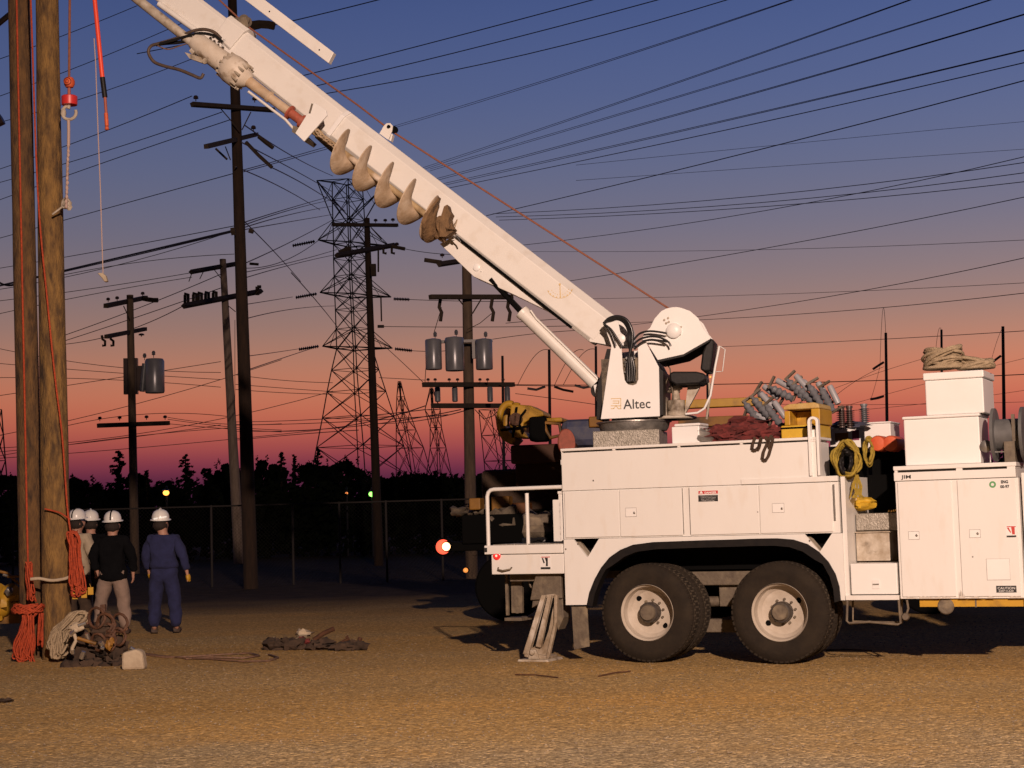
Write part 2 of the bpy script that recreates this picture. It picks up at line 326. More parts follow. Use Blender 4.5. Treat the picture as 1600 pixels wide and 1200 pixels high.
# door row (frame with four doors)
b = MB(); b.box((UL, .012, ZB), (UD, .5, ZD)); b.build('side_cabinet', M['white'], TR, T.M)
for u0, u1, lat in ((-.93, -.305, 0), (-.295, .40, 1), (.485, 1.225, 0), (1.235, 1.985, 1)):
    d = MB(); d.box((u0, -.004, ZB+.012), (u1, .0115, ZD-.008)); d = d.build('cabinet_door', M['white'], TR, T.M, bevel=.004)
    if lat:
        uc = u0+.13 if u0 < 0 else u0+.20
        q = MB(); q.box((uc-.065, -.0075, 1.535), (uc+.055, -.0045, 1.625)); q.build('latch_plate', M['white2'], d, T.M, bevel=.003)
        q = MB(); q.box((uc-.068, -.0045, 1.532), (uc+.058, -.0042, 1.628)); q.build('latch_rim', M['steel'], d, T.M)
        q = MB(); q.lathe([(.012, 0), (.012, .010), (.006, .013)], (uc+.038, -.0075, 1.575), (0, -1, 0), 12); q.build('latch_lock', M['steel'], d, T.M)
for bx_ in (((.405, .004, ZB+.02), (.410, .0118, ZD-.01)), ((.478, .004, ZB+.02), (.483, .0118, ZD-.01)), ((2.0, -.006, 1.44), (2.016, .011, 1.80))): b = MB(); b.box(*bx_); b.build('door_hinge', M['steel'], TR, T.M)
# lower skirt with the wheel arch
arch = T.uz([(918,945),(922,925),(930,905),(940,887),(953,871),(970,859),(990,851),(1020,847),(1060,845.5),(1100,844),(1140,843),(1180,841.5),(1215,841),(1240,843),(1262,850),(1280,862),(1295,878),(1306,897),(1312,917),(1314,938)])
arch = [(u, z) for u, z in arch]
tri1 = T.uz([(896,847),(936,845),(918,871)]); tri2 = T.uz([(1257,838.5),(1300,837),(1281,862)])
def strip(mb, top, bot, v0, v1):       # quad strip solid between two polylines
    n = len(top); vs = []
    for (a, bq) in zip(top, bot): vs += [(a[0], v0, a[1]), (bq[0], v0, bq[1]), (a[0], v1, a[1]), (bq[0], v1, bq[1])]
    fs = []
    for i in range(n-1):
        o = 4*i; fs += [(o, o+4, o+5, o+1), (o+2, o+3, o+7, o+6), (o, o+2, o+6, o+4), (o+1, o+5, o+7, o+3)]
    fs += [(0, 1, 3, 2), (4*n-4, 4*n-2, 4*n-1, 4*n-3)]; mb.add(vs, fs)
zt = ZB-.004; b = MB()
# skirt plate as a polygon with the two triangular cut-outs opened from the top edge
L_ = [(UL, zt)] + [(tri1[0][0], zt)] + [(tri1[2][0], tri1[2][1])] + [(tri1[1][0], zt)] + [(tri2[0][0], zt), (tri2[2][0], tri2[2][1]), (tri2[1][0], zt)] + [(2.075, zt), (2.075, .645)]
poly = L_ + arch[::-1] + [(UL, ZS)]
poly = [p for i, p in enumerate(poly) if i == 0 or (Vector(p)-Vector(poly[i-1])).length > .002]
b.prism(poly, .002, .03); b.box((2.056, .031, .66), (2.075, .5, zt)); b.box((UL, .031, ZS), (UL+.02, .45, zt)); b.build('wheel_arch_skirt', M['white'], TR, T.M)
for t3 in (tri1, tri2): b = MB(); b.box((t3[0][0]-.02, .30, 1.05), (t3[1][0]+.02, .32, zt)); b.build('arch_recess', M['void'], TR, T.M)
for t3 in (tri1, tri2): b = MB(); b.prism([(t3[0][0]+.03, zt-.03), (t3[2][0], t3[2][1]+.005), (t3[2][0]-.015, t3[2][1]-.02), (t3[0][0]-.005, zt-.03)], .032, .16); b.build('gusset', M['dirty'], TR, T.M)
cx = (arch[0][0]+arch[-1][0])/2
inn = [(cx+(u-cx)*.955 if True else u, z-.075 if z > 1.1 else z-.02) for u, z in arch]
b = MB(); strip(b, arch, inn, -.02, .11); b.build('fender_lip', M['black'], TR, T.M, smooth=40)
# chassis seen through the arch
b = MB(); b.box((-1.7, .80, .86), (3.9, .90, 1.10)); b.box((-1.7, 1.60, .86), (3.9, 1.70, 1.10)); b.build('chassis_rail', M['grime'], TR, T.M)
b = MB(); b.box((.36, .70, .80), (.98, .86, .98)); b.box((.55, .66, .55), (.80, .84, .80)); b.cyl((.02, .75, .60), (1.33, .75, .60), .055); b.cyl((.3, .7, .36), (1.1, .7, .36), .045); b.box((.0, .60, .28), (1.35, .75, .42)); b.prism([(.2, .93), (1.15, .93), (.95, .78), (.4, .78)], .58, .68); b.build('suspension', M['grime'], TR, T.M, bevel=.01)
b = MB(); b.box((-.95, .52, .95), (2.05, 2.1, 2.2)); b.box((-.9, .48, 1.02), (2.05, .53, 1.30)); b.build('body_core', M['void'], TR, T.M)
# wheels
def wheel(u, zc, first):
    wv = .02
    hub = MB(); hub.lathe([(.075, 0), (.085, .02), (.085, .12), (.10, .13), (.10, .25)], (u, wv+.02, zc), (0, 1, 0), 24); hub = hub.build('wheel', M['grime'], TR, T.M, smooth=35)
    h2 = MB(); h2.lathe([(.03, -.012), (.098, -.004), (.108, .01), (.108, .10)], (u, wv+.06, zc), (0, 1, 0), 20)
    for k in range(8): a = k*math.pi/4; h2.cyl((u+.078*math.cos(a), wv+.038, zc+.068*math.sin(a)), (u+.068*math.cos(a), wv+.062, zc+.068*math.sin(a)), .010, n=6)
    h2.build('hub_cap', mat('hub_grease', (.035,.03,.03), .5, c2=(.07,.055,.04), scale=14, bump=.2) if first else bpy.data.materials['hub_grease'], hub, T.M, smooth=35)
    r = MB()  # rim barrel + dished disc
    r.lathe([(.296, .0), (.300, .012), (.288, .03), (.274, .045), (.268, .10), (.262, .13), (.225, .168), (.150, .185), (.10, .185), (.10, .20), (.23, .195), (.275, .14), (.285, .05)], (u, wv, zc), (0, 1, 0), 48, caps=False)
    r.build('rim', M['rim'], hub, T.M, smooth=30)
    ln = MB()
    for k in range(10): a = k*math.pi/5+.2; ln.cyl((u+.128*math.cos(a), wv+.165, zc+.128*math.sin(a)), (u+.128*math.cos(a), wv+.187, zc+.128*math.sin(a)), .014, n=6)
    ln.build('lug_nuts', M['grime'], hub, T.M)
    hh = MB()
    for a in (2.35, 5.5) if first else (3.75, .6): hh.lathe([(.030, -.003), (.030, .004)], (u+.20*math.cos(a), wv+.174, zc+.20*math.sin(a)), (.35*math.cos(a), 1, .35*math.sin(a)), 14)
    hh.build('hand_hole', M['void'], hub, T.M)
    for off, nm in ((wv, 'tyre'), (wv+.35, 'inner_tyre')):
        t = MB(); prof = [(.292, .02), (.30, .006), (.335, -.002), (.40, -.012), (.445, -.006), (.475, .012), (.500, .030), (.512, .045), (.513, .24), (.500, .258), (.47, .275), (.40, .296), (.32, .285), (.292, .27)]
        t.lathe(prof, (u, off, zc), (0, 1, 0), 72, caps=False)
        for k in range(56):            # shoulder blocks and tread bars
            a = 2*math.pi*k/56; da = .036
            for v0, v1, tw in ((.022, .085, 0), (.10, .185, .05), (.20, .265, 0)):
                pts = []
                for vv in (v0, v1):
                    for aa in (a-da+tw, a+da+tw):
                        for rr in (.49, .5185 if .05 < vv < .25 else .509): pts.append((u+rr*math.cos(aa), off+vv, zc+rr*math.sin(aa)))
                t.add(pts, [(0,1,3,2), (4,6,7,5), (0,4,5,1), (2,3,7,6), (1,5,7,3), (0,2,6,4)])
        t.build(nm, M['tyre'], hub, T.M, smooth=30)
        t = MB(); t.lathe([(.5135, .048), (.5142, .05), (.5142, .235), (.5135, .238)], (u, off, zc), (0, 1, 0), 72, caps=False); t.build('tread_band', M['tyred'], hub, T.M, smooth=30)
wheel(-.045, .522, True); wheel(1.385, .522, False)
# mud flap and rear deck
b = MB(); q = T.uz([(893,947),(917,947),(921,1010),(897,1015)], .06); b.prism(q, .06, .075); b.build('mud_flap', M['grime'], TR, T.M)
b = MB(); b.box((-1.905, -.01, 1.165), (UL-.012, 2.2, 1.262)); b.build('deck_edge', M['white'], TR, T.M, bevel=.008)
b = MB(); b.box((-1.80, .0, 1.268-.004), (UL-.02, 2.1, 1.272)); b.build('deck_plate', M['tread'], TR, T.M)
b = MB(); b.box((-1.83, .012, .945), (UL-.012, .14, 1.158)); b.box((-1.83, .14, .945), (-1.80, 2.1, 1.158)); b.build('rear_skirt', M['white'], TR, T.M, bevel=.006)
b = MB(); b.box((-1.905, -.013, 1.19), (-1.868, -.011, 1.238)); b.build('deck_reflector', M['ink'], TR, T.M)
c = T.at(776, 868.5, .0); b = MB(); b.lathe([(.044, 0), (.044, .012), (.036, .018), (.02, .022)], (c.x, .012, c.z), (0, -1, 0), 24); tl = b.build('tail_light', mat('red_lens', (.6,.02,.02), .2, emit=(1,.04,.03), es=.5), TR, T.M, smooth=40)
b = MB(); b.lathe([(.014, 0), (.010, .006)], (c.x, -.011, c.z), (0, -1, 0), 16); b.build('lamp_core', mat('lens_core', (.9,.5,.4), .2, emit=(1,.45,.35), es=1.0), tl, T.M)
a = T.at(778, 887, 0); bq = T.at(799, 886, 0); b = MB(); b.tube([(a.x, .012, a.z), (a.x+.01, -.02, a.z-.02), (a.x+.07, -.03, a.z-.032), (bq.x-.01, -.02, a.z-.02), (bq.x, .012, a.z)], .009); b.build('grab_handle', M['grime'], TR, T.M, smooth=60)
def sticker(parent, fr, x0, y0, x1, y1, v, m, nm='decal'):
    a = fr.at(x0, y1, v); bq = fr.at(x1, y0, v); b = MB(); b.box((a.x, v-.0015, a.z), (bq.x, v, bq.z)); return b.build(nm, m, parent, fr.M)
d = sticker(TR, T, 844, 868, 861, 890, .0118, M['signw'], 'warning_decal')
sticker(d, T, 845.5, 869.3, 859.5, 871.5, .010, M['inkr'], 'decal_band'); sticker(d, T, 845, 886, 860, 889.5, .010, M['ink'], 'decal_band')
b = MB(); a = T.at(852, 878, .01)
b.prism([(a.x-.005, a.z+.045), (a.x+.03, a.z+.045), (a.x+.03, a.z-.045), (a.x+.005, a.z-.045), (a.x+.01, a.z)], .0085, .0100); b.prism([(a.x-.04, a.z+.04), (a.x-.025, a.z+.045), (a.x-.005, a.z-.01), (a.x-.02, a.z-.015)], .0085, .0100); b.build('decal_figure', M['ink'], d, T.M)
text('small_lettering', 'WARNING', T, 845.5, 869.4, 859.5, 871.4, .0082, M['signw'], d)
# guard rail
b = MB(); b.tube([(-1.865, .02, 1.262), (-1.865, .02, 1.80), (-1.85, .02, 1.845), (-1.82, .02, 1.868), (-1.78, .02, 1.875), (UL-.01, .02, 1.875)], .022, 10); b.cyl((-1.385, .02, 1.262), (-1.385, .02, 1.82), .021); b.build('guard_rail', M['white'], TR, T.M, smooth=50)
b = MB(); b.tube([(-1.865, 2.05, 1.262), (-1.865, 2.05, 1.84), (-1.83, 2.05, 1.875), (UL, 2.05, 1.875)], .022, 10); b.build('guard_rail', M['dirty'], TR, T.M, smooth=50)
b = MB(); b.box((-1.10, .06, 1.29), (-1.005, .10, 1.74)); b.box((-1.03, .06, 1.30), (-.985, .10, 1.80)); b.box((-1.035, .05, 1.80), (-.96, .08, 1.83)); b.build('step_bracket', M['white'], TR, T.M, bevel=.006)
b = MB(); b.tube([(-1.30, .9, 1.262), (-1.30, .9, 2.12), (-1.28, .9, 2.165), (-1.22, .9, 2.175)], .035, 8); b.box((-1.33, .84, 2.14), (-1.10, .96, 2.20)); b.box((-1.24, .86, 1.98), (-1.19, .92, 2.14)); b.build('light_post', M['white'], TR, T.M, bevel=.006)
# clutter on the deck
b = MB()
b.blob((-1.62, .9, 1.44), (.20, .25, .17), .3, 3); b.blob((-1.35, 1.2, 1.50), (.22, .25, .24), .3, 5); b.blob((-1.12, .8, 1.40), (.16, .2, .13), .3, 8); b.box((-1.2, .9, 1.27), (-1.0, 1.3, 1.62)); b.box((-1.80, 1.0, 1.27), (-1.5, 1.4, 1.55)); b.build('deck_winch', M['grime'], TR, T.M, smooth=50)
b = MB(); b.tube([(-1.58+.13*math.cos(a*.5), .55+.03*a*.2, 1.30+.02*math.sin(a)) for a in range(30)], .018); b.build('deck_hose', M['hose'], TR, T.M, smooth=60)
# outrigger
q = lambda pts, v: T.uz(pts, v)
b = MB(); b.prism(q([(838,895),(876,894),(878,935),(828,938),(832,915)], .10), .10, .42); b.build('outrigger_housing', M['grime'], TR, T.M, bevel=.01)
leg = MB(); leg.prism(q([(846,930),(866,928),(869,975),(856,1030),(817,1022)], .06), .09, .12)
for poly in ([(846,930),(853,930),(826,1022),(817,1022)], [(856,930),(862,930),(845,1012),(837,1010)], [(866,928),(871,930),(870,972),(858,1028),(853,1028),(866,972)]): leg.prism(q(poly, .05), .04, .09)
leg.prism(q([(818,1018),(857,1026),(855,1036),(819,1026)], .05), .05, .3); leg = leg.build('outrigger_leg', mat('muddy_leg', (.46,.39,.30), .6, c2=(.16,.11,.06), scale=6, amt=.4, bump=.2, c3=(.60,.55,.48), s3=4), TR, T.M, bevel=.006)
b = MB(); b.prism(q([(832,935),(878,930),(880,965),(871,985),(866,960),(852,938),(830,950)], .13), .14, .34); b.build('leg_sleeve', M['grime'], leg, T.M, bevel=.008)
for pl_ in ([(854,934),(857,934),(839,1008),(832,1012)], [(864,934),(867,934),(857,985),(848,1010),(852,985)]): b = MB(); b.prism(q(pl_, .085), .084, .089); b.build('leg_channel', M['void'], leg, T.M)
b = MB(); c = T.at(838, 1042, .1); b.prism([(c.x-.17, .004), (c.x+.20, .004), (c.x+.18, .028), (c.x-.16, .028)], -.02, .38); b.prism([(c.x-.06, .03), (c.x+.07, .03), (c.x+.03, .13), (c.x-.03, .13)], .02, .06); b.prism([(c.x-.06, .03), (c.x+.07, .03), (c.x+.03, .13), (c.x-.03, .13)], .18, .22); b.cyl((c.x, -.01, .10), (c.x, .27, .10), .025); b.build('outrigger_foot', M['dirty'], leg, T.M, bevel=.004)
b = MB(); b.prism(q([(783,905),(800,903),(801,960),(784,960)], .1), .35, .40); b.prism(q([(787,915),(797,914),(797,950),(788,950)], .1), .345, .35); b.box((-1.83, .30, .42), (-1.62, .62, .455)); b.box((-1.82, .32, .48), (-1.79, .36, .96)); b.cyl((-1.70, .38, .5), (-1.70, .38, .95), .03); b.box((-1.7, .2, .86), (-1.35, .5, .945)); b.tube([(-1.55, .3, .95), (-1.5, .3, .8), (-1.45, .3, .75)], .012); b.build('rear_bracket', M['grime'], TR, T.M, bevel=.006)
# set-back bay between body and front cabinets
b = MB(); b.box((2.076, .02, .66), (2.12, 1.9, 1.875)); b.build('bay_end_panel', M['white'], TR, T.M)
b = MB(); b.box((2.13, .36, 1.325), (2.60, .9, 1.50)); b.build('toolbox', M['tread'], TR, T.M, bevel=.01)
b = MB(); b.box((2.13, .33, 1.02), (2.47, .8, 1.30)); b.box((2.12, .32, 1.302), (2.49, .82, 1.318)); b.build('bay_cabinet', M['dirty'], TR, T.M, bevel=.012)
b = MB(); b.box((2.135, .02, .70), (2.598, .5, 1.005)); bb = b.build('battery_box', M['white2'], TR, T.M, bevel=.01)
b = MB(); c = T.at(1368, 913, 0); b.box((c.x-.035, .014, c.z-.045), (c.x+.035, .019, c.z+.045)); b.build('box_latch', M['signw'], bb, T.M); b = MB(); b.box((c.x-.03, .008, c.z-.006), (c.x+.03, .013, c.z+.006)); b.build('box_handle', M['steel'], bb, T.M)
b = MB(); b.box((2.08, -.002, .645), (2.61, .5, .692)); b.build('bay_sill', M['white'], TR, T.M, bevel=.004)
b = MB(); b.tube([(2.09, .03, .645), (2.075, .03, .44), (2.10, .03, .415), (2.30, .03, .43), (2.58, .03, .405), (2.61, .03, .42), (2.60, .03, .645)], .013); b.tube([(2.10, .22, .645), (2.09, .22, .42), (2.58, .22, .41), (2.59, .22, .645)], .013); b.lathe([(.03, -.02), (.04, 0), (.03, .02)], (2.66, .03, .48), (0, 1, 0)); b.tube([(2.66, .03, .48), (2.69, .03, .56), (2.68, .03, .645)], .012); b.build('step', M['grime'], TR, T.M, smooth=60)
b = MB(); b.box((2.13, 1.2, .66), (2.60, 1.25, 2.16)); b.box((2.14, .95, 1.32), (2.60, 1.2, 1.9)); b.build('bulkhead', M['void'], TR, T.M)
b = MB()
for k in range(9): b.lathe([(.012, 0), (.005, .02)], (2.46+.024*k+rnd.random()*.01, .4, 1.505+rnd.random()*.02), (0, 0, 1), 8)
b.build('brass_fittings', mat('brass', (.75,.45,.12), .2, 1), TR, T.M)
# front cabinets
CL, CR, CB, CT = 2.622, 3.80, .655, 1.955
b = MB(); b.box((CL, .012, CB), (CR, .95, CT-.15)); b.box((CL-.006, -.006, CT-.145), (CR-.02, .95, CT-.062)); b.box((CL-.008, -.012, CT-.04), (CR-.01, .97, CT))
for u0, u1 in ((CL, CL+.03), (3.22, 3.28), (3.70, CR-.02)): b.box((u0, -.004, CT-.064), (u1, .9, CT-.036))
b.build('front_cabinet', M['white'], TR, T.M, bevel=.005)
b = MB(); b.box((CL+.01, .05, CT-.0615), (CR-.03, .9, CT-.0405)); b.build('cabinet_slot', M['seam'], TR, T.M)
for u0, u1, lu in ((CL+.025, 3.165, 2.735), (3.225, CR-.03, 3.32)):
    d = MB(); d.box((u0, -.003, CB+.02), (u1, .0115, CT-.155)); d = d.build('cabinet_door', M['white'], TR, T.M, bevel=.004)
    z = 1.24 if lu > 3 else 1.235
    c = MB(); c.box((lu, -.0065, z), (lu+.10, -.0035, z+.075)); c.build('latch_plate', M['white2'], d, T.M, bevel=.003)
    c = MB(); c.box((lu-.003, -.0035, z-.003), (lu+.103, -.0032, z+.078)); c.build('latch_rim', M['steel'], d, T.M)
    c = MB(); c.lathe([(.012, 0), (.012, .010), (.006, .013)], (lu+.08, -.0065, z+.04), (0, -1, 0), 12); c.build('latch_lock', M['steel'], d, T.M)
b = MB(); c0 = T.uz([(1543, 906), (1577, 873)]); b.box((c0[0][0], -.0055, c0[0][1]), (c0[1][0], -.0032, c0[1][1])); b.build('access_panel', M['white2'], TR, T.M); b = MB(); b.box((c0[0][0]-.004, -.0034, c0[0][1]-.004), (c0[1][0]+.002, -.0031, c0[1][1]+.002)); b.build('access_rim', M['steel'], TR, T.M)
d = sticker(TR, T, 1557, 915, 1588, 926, -.0032, M['ink'], 'dark_decal'); text('small_lettering', 'CAUTION', T, 1559, 917, 1586, 921, -.0052, M['signw'], d); text('small_lettering', 'KEEP CLEAR', T, 1561, 922, 1584, 925, -.0052, M['signw'], d)
d = sticker(TR, T, 1572, 821, 1588, 840, -.0032, M['signw'], 'warning_decal'); sticker(d, T, 1573, 822, 1587, 823.7, -.0048, M['inkr'], 'decal_band'); sticker(d, T, 1573, 836.5, 1588, 839.6, -.0048, M['ink'], 'decal_band')
b = MB(); a = T.at(1582, 830, 0); b.prism([(a.x-.01, a.z+.04), (a.x+.022, a.z+.04), (a.x+.022, a.z-.03), (a.x-.002, a.z-.03)], -.0065, -.005); b.prism([(a.x-.05, a.z+.035), (a.x-.032, a.z+.035), (a.x-.012, a.z-.01), (a.x-.02, a.z-.015)], -.0065, -.005); b.build('decal_figure', M['inkr'], d, T.M)
c = T.at(1551, 757, 0); b = MB(); b.lathe([(.032, 0), (.032, .0015), (.015, .0015), (.015, 0)], (c.x, -.0032, c.z), (0, -1, 0), 24, caps=False); b.build('round_decal', M['inkg'], TR, T.M)
text('unit_lettering', 'ENG', T, 1564, 750, 1575, 755.5, -.0045, M['ink'], TR, .002); text('unit_lettering', '00-97', T, 1563, 757.5, 1577, 763, -.0045, M['ink'], TR, .002)
text('name_lettering', 'JIM', T, 1408, 742, 1423, 750, -.0075, M['ink'], TR, .001)
b = MB(); rr_ = random.Random(12)
for k in range(46):
    u = CL+.03+1.12*rr_.random() if k > 14 else 3.19+.05*rr_.random(); h_ = .008+.022*rr_.random()**2+(.09*rr_.random() if k <= 14 else 0); w_ = (.02+.08*rr_.random()) if k > 14 else .006+.012*rr_.random()
    b.prism([(u, CB+.002), (u+w_, CB+.002), (u+w_*.7, CB+h_*.7), (u+w_*.4, CB+h_)], -.0046-.00006*k, -.0032)
b.build('road_grime', mat('road_grime', (.56,.51,.45), .8), TR, T.M)
b = MB(); b.box((2.80, .05, .575), (CR-.02, .12, .648)); yb = b.build('under_rail', M['yellow'], TR, T.M)
b = MB(); b.box((3.33, .045, .57), (3.345, .049, .65)); b.build('rail_joint', M['grime'], yb, T.M)
b = MB(); b.lathe([(.07, 0), (.08, .01), (.07, .02)], (3.05, .04, .58), (0, 1, 0)); b.build('rail_bracket', M['grime'], yb, T.M)
# beyond the front cabinets (cut by the frame): the cab's back corner
b = MB(); b.box((CR+.03, .15, .9), (CR+1.6, 2.0, 1.72)); b.box((CR+.35, .2, 1.72), (CR+1.5, 1.95, 2.45)); b.build('cab', mat('maroon_paint', (.12,.03,.03), .4), TR, T.M, bevel=.05)
b = MB(); b.box((CR+.02, .05, .66), (CR+.07, .14, 1.85)); b.build('cab_guard', M['white'], TR, T.M, bevel=.01)
b = MB(); b.lathe([(.30, 0), (.5, .0), (.515, .04), (.515, .25), (.48, .3), (.30, .28)], (CR+1.75, .05, .515), (0, 1, 0), 48); b.build('front_tyre', M['tyre'], TR, T.M, smooth=40)
# far side body boxes seen over the top
b = MB(); b.box((-.95, 1.9, 1.0), (2.05, 2.4, 2.15)); b.build('far_side_bin', M['white'], TR, T.M, bevel=.01)
# bolted storage boxes
def pbox(x0, y0, x1, y1, v): a = T.at(x0, y1, v); bq = T.at(x1, y0, v); return a, bq
a, bq = pbox(1411, 723.5, 1533, 648, .10)
# note: a is the lower left, bq the upper right of the front face
z0 = CT+.004; zl = T.at(1470, 648.5, .1).z
b = MB(); b.box((a.x, .10, z0), (bq.x, .62, zl-.03)); b.box((a.x-.012, .085, zl-.028), (bq.x+.012, .64, zl)); lowbox = b.build('storage_box', M['white2'], TR, T.M, bevel=.012)
u0 = T.at(1446, 620, .12).x; u1 = T.at(1537, 620, .12).x; zu = T.at(1490, 580.5, .12).z
b = MB(); b.box((u0, .12, zl+.002), (u1, .74, zu-.075)); b.box((u0-.014, .105, zu-.073), (u1+.012, .76, zu)); b.build('storage_box', M['white2'], TR, T.M, bevel=.012)
u2 = T.at(1556, 690, .3).x
b = MB(); b.lathe([(.26, 0), (.26, .03), (.15, .03), (.15, .27), (.26, .27), (.26, .30)], (u2, .18, z0+.27), (1, 0, .0), 32); cr_ = b.build('cable_reel', mat('reel_grey', (.08,.08,.08), .5, c2=(.14,.14,.14)), TR, T.M, smooth=35)
b = MB(); b.tube([(u2-.02, .04, z0), (u2-.02, .04, z0+.10), (u2+.18, .04, z0+.10), (u2+.18, .04, z0)], .008); b.build('reel_stand', M['silver'], cr_, T.M)
b = MB(); b.lathe([(.05, 0), (.06, .02), (.03, .04)], (u2-.06, .10, z0+.16), (0, -1, 0)); b.build('reel_brake', M['steel'], cr_, T.M, smooth=40)
b = MB(); b.box((CR-.12, .03, CT+.003), (CR-.02, .9, CT+.20)); b.box((CR-.04, .03, CT+.2), (CR-.01, .06, CT+.46)); b.build('front_bracket', M['grime'], TR, T.M)
# slotted upright
p0 = T.at(1285, 742, -.02); zt2 = T.at(1284, 650, -.02).z; ub = 1.785
def chan(ul, ur, v0, v1, zb):
    r = (ur-ul)/2; cxx = (ul+ur)/2; w = .026
    out = [(ul, zb), (ur, zb)]+[(cxx+r*math.cos(k*math.pi/10), zt2-r+r*math.sin(k*math.pi/10)) for k in range(11)]
    ri = r-w; inn_ = [(cxx-ri*math.cos(k*math.pi/10), zt2-r+ri*math.sin(k*math.pi/10)) for k in range(11)]
    m = MB(); m.prism([(ul, zb), (ul+w, zb)]+inn_+[(ur-w, zb), (ur, zb)]+[(cxx+r*math.cos(k*math.pi/10), zt2-r+r*math.sin(k*math.pi/10)) for k in range(11)], v0, v1); return m
m_ = chan(1.775, 1.885, -.03, .05, 1.892); m_.box((1.803, .03, 1.892), (1.857, .045, 2.36)); m_.build('slotted_post', M['white2'], TR, T.M, bevel=.003)
# danger sign on the third door
d = sticker(TR, T, 1091, 766, 1122, 784.5, -.0042, M['signw'], 'danger_sign'); sticker(d, T, 1091.4, 766.3, 1121.6, 772.3, -.0058, M['sign_red'], 'sign_band'); sticker(d, T, 1091.4, 773, 1121.6, 784, -.0058, M['ink'], 'sign_panel')
text('sign_lettering', 'DANGER', T, 1101, 767.6, 1119.5, 771.6, -.0076, M['signw'], d, .001)
for i, tx in enumerate(('UNINSULATED MACHINE', 'CONTACT WITH WIRES', 'WILL CAUSE DEATH', 'KEEP CLEAR')): text('sign_lettering', tx, T, 1093.5+i, 774.2+i*2.4, 1119.5-i, 775.8+i*2.4, -.0076, M['signw'], d)
b = MB(); a = T.at(1096, 769.5, 0); b.prism([(a.x-.022, a.z-.012), (a.x+.022, a.z-.012), (a.x, a.z+.016)], -.0075, -.006); b.build('sign_triangle', M['signw'], d, T.M)
# screws / chips in the paint
b = MB()
for x, y in ((927,751),(1184,800),(1265,845),(903,850),(884,858),(1520,870)): c = T.at(x, y, 0); b.lathe([(.010, 0), (.006, .004)], (c.x, -.001, c.z), (0, -1, 0), 10)
b.build('body_bolts', M['steel'], TR, T.M)
# ------------------------------------------------------------------ turret and boom, frame B (w=0: boom centre plane)
tc_ = T.M @ Vector((T.at(992, 700, 1.25).x, 1.25, 0))
tipX = P(108, 300, 20.4)
bang = math.degrees(math.atan2(-(tc_.y-20.4), tc_.x-tipX.x))
B = Frame((tc_.x, tc_.y, 0), bang)
bz = lambda pts, w: B.uz(pts, w)
c = B.at(995, 690, 0); zdeck = B.at(995, 697, 0).z; zr0 = B.at(1000, 667, -.4).z; zr1 = B.at(1000, 656, -.4).z
b = MB(); b.box((-.42, -.38, zdeck-.2), (.33, .38, zr0-.03)); b.box((-.46, -.42, zdeck-.2), (.37, .42, zdeck-.02)); b.build('pedestal', M['tread'], TR, B.M, bevel=.01)
b = MB(); b.lathe([(.37, zr0-.03), (.39, zr0), (.41, zr1-.012), (.43, zr1-.01), (.43, zr1+.004), (.3, zr1+.006)], (0, 0, 0), (0, 0, 1), 48); b.build('slew_ring', M['steel'], TR, B.M, smooth=35)
b = MB(); b.lathe([(.27, 0), (.28, .01), (.28, .03), (.27, .035)], (B.at(1050, 650, 0).x, 0, zr1+.01), (0, 0, 1), 40); b.box((.2, -.25, zr1+.01), (.5, .25, zr1+.035)); b.build('turret_floor', M['dirty'], TR, B.M, smooth=35)
out_ = [(955,540.5),(948,520),(943,505),(952,500),(966,503),(971,530),(971,540),(973,575),(976,594),(981,600.5),(988,602),(994,600),(997,593),(997,560),(996,539),(1008.5,533.5),(1029.5,573.7),(1031,650.5),(938.5,655)]
b = MB(); b.prism(bz(out_, -.40), -.40, -.375); b.build('turret_column', M['white2'], TR, B.M, bevel=.006)
b = MB(); b.prism(bz([(955,541),(1008,534),(1029.5,574),(1031,650.5),(938.5,655)], -.40), .37, .395)
b.build('turret_column', M['white2'], TR, B.M, bevel=.006)
b = MB(); b.box((-.30, -.36, zr1+.03), (.22, -.30, B.at(985, 560, -.3).z)); b.build('turret_core', M['grime'], TR, B.M)
b = MB(); b.prism(bz([(955,545),(945,600),(936,655),(932,655),(934,600),(948,545)], -.37), -.36, .36); b.prism(bz([(1030,575),(1036,580),(1036,648),(1031,648)], -.37), -.36, .36); b.build('turret_side', M['black'], TR, B.M)
c = B.at(970, 529.5, -.4); b = MB(); b.lathe([(.055, 0), (.055, .02), (.045, .026)], (c.x, -.40, c.z), (0, -1, 0), 24); b.build('hinge_pin', M['white2'], TR, B.M, smooth=40)
dh = bz([(1015.5,512),(1022.5,497.6),(1033,486),(1041,482),(1048.8,480),(1057,479.5),(1064.5,480.8),(1078.5,486),(1090.8,496.8),(1099.5,514),(1111,528),(1108,532),(1068,554.5),(1027.8,563),(1009,533.5),(1003,534),(1006,520)], -.32)
b = MB(); b.prism(dh, .29, .32); b.build('winch_side', M['white2'], TR, B.M)
b = MB(); b.prism(dh, -.32, -.29); wh = b.build('winch_housing', M['white2'], TR, B.M, bevel=.006)
b = MB(); e = bz([(1111,529),(1108,534),(1068,557),(1028,566),(1028,562.5),(1068,553.5)], -.32); b.prism(e, -.33, .33); b.build('housing_flange', M['black'], wh, B.M)
cw = B.at(1053, 517, -.32); b = MB(); b.lathe([(.14, 0), (.14, .56)], (cw.x, -.28, cw.z), (0, 1, 0), 28); b.build('winch_drum', M['winch'], wh, B.M, smooth=40)
b = MB(); b.lathe([(.085, 0), (.085, .03), (.07, .045), (.02, .05)], (cw.x, -.322, cw.z), (0, -1, 0), 28); b.build('bearing_cap', M['white2'], wh, B.M, smooth=40)
b = MB()
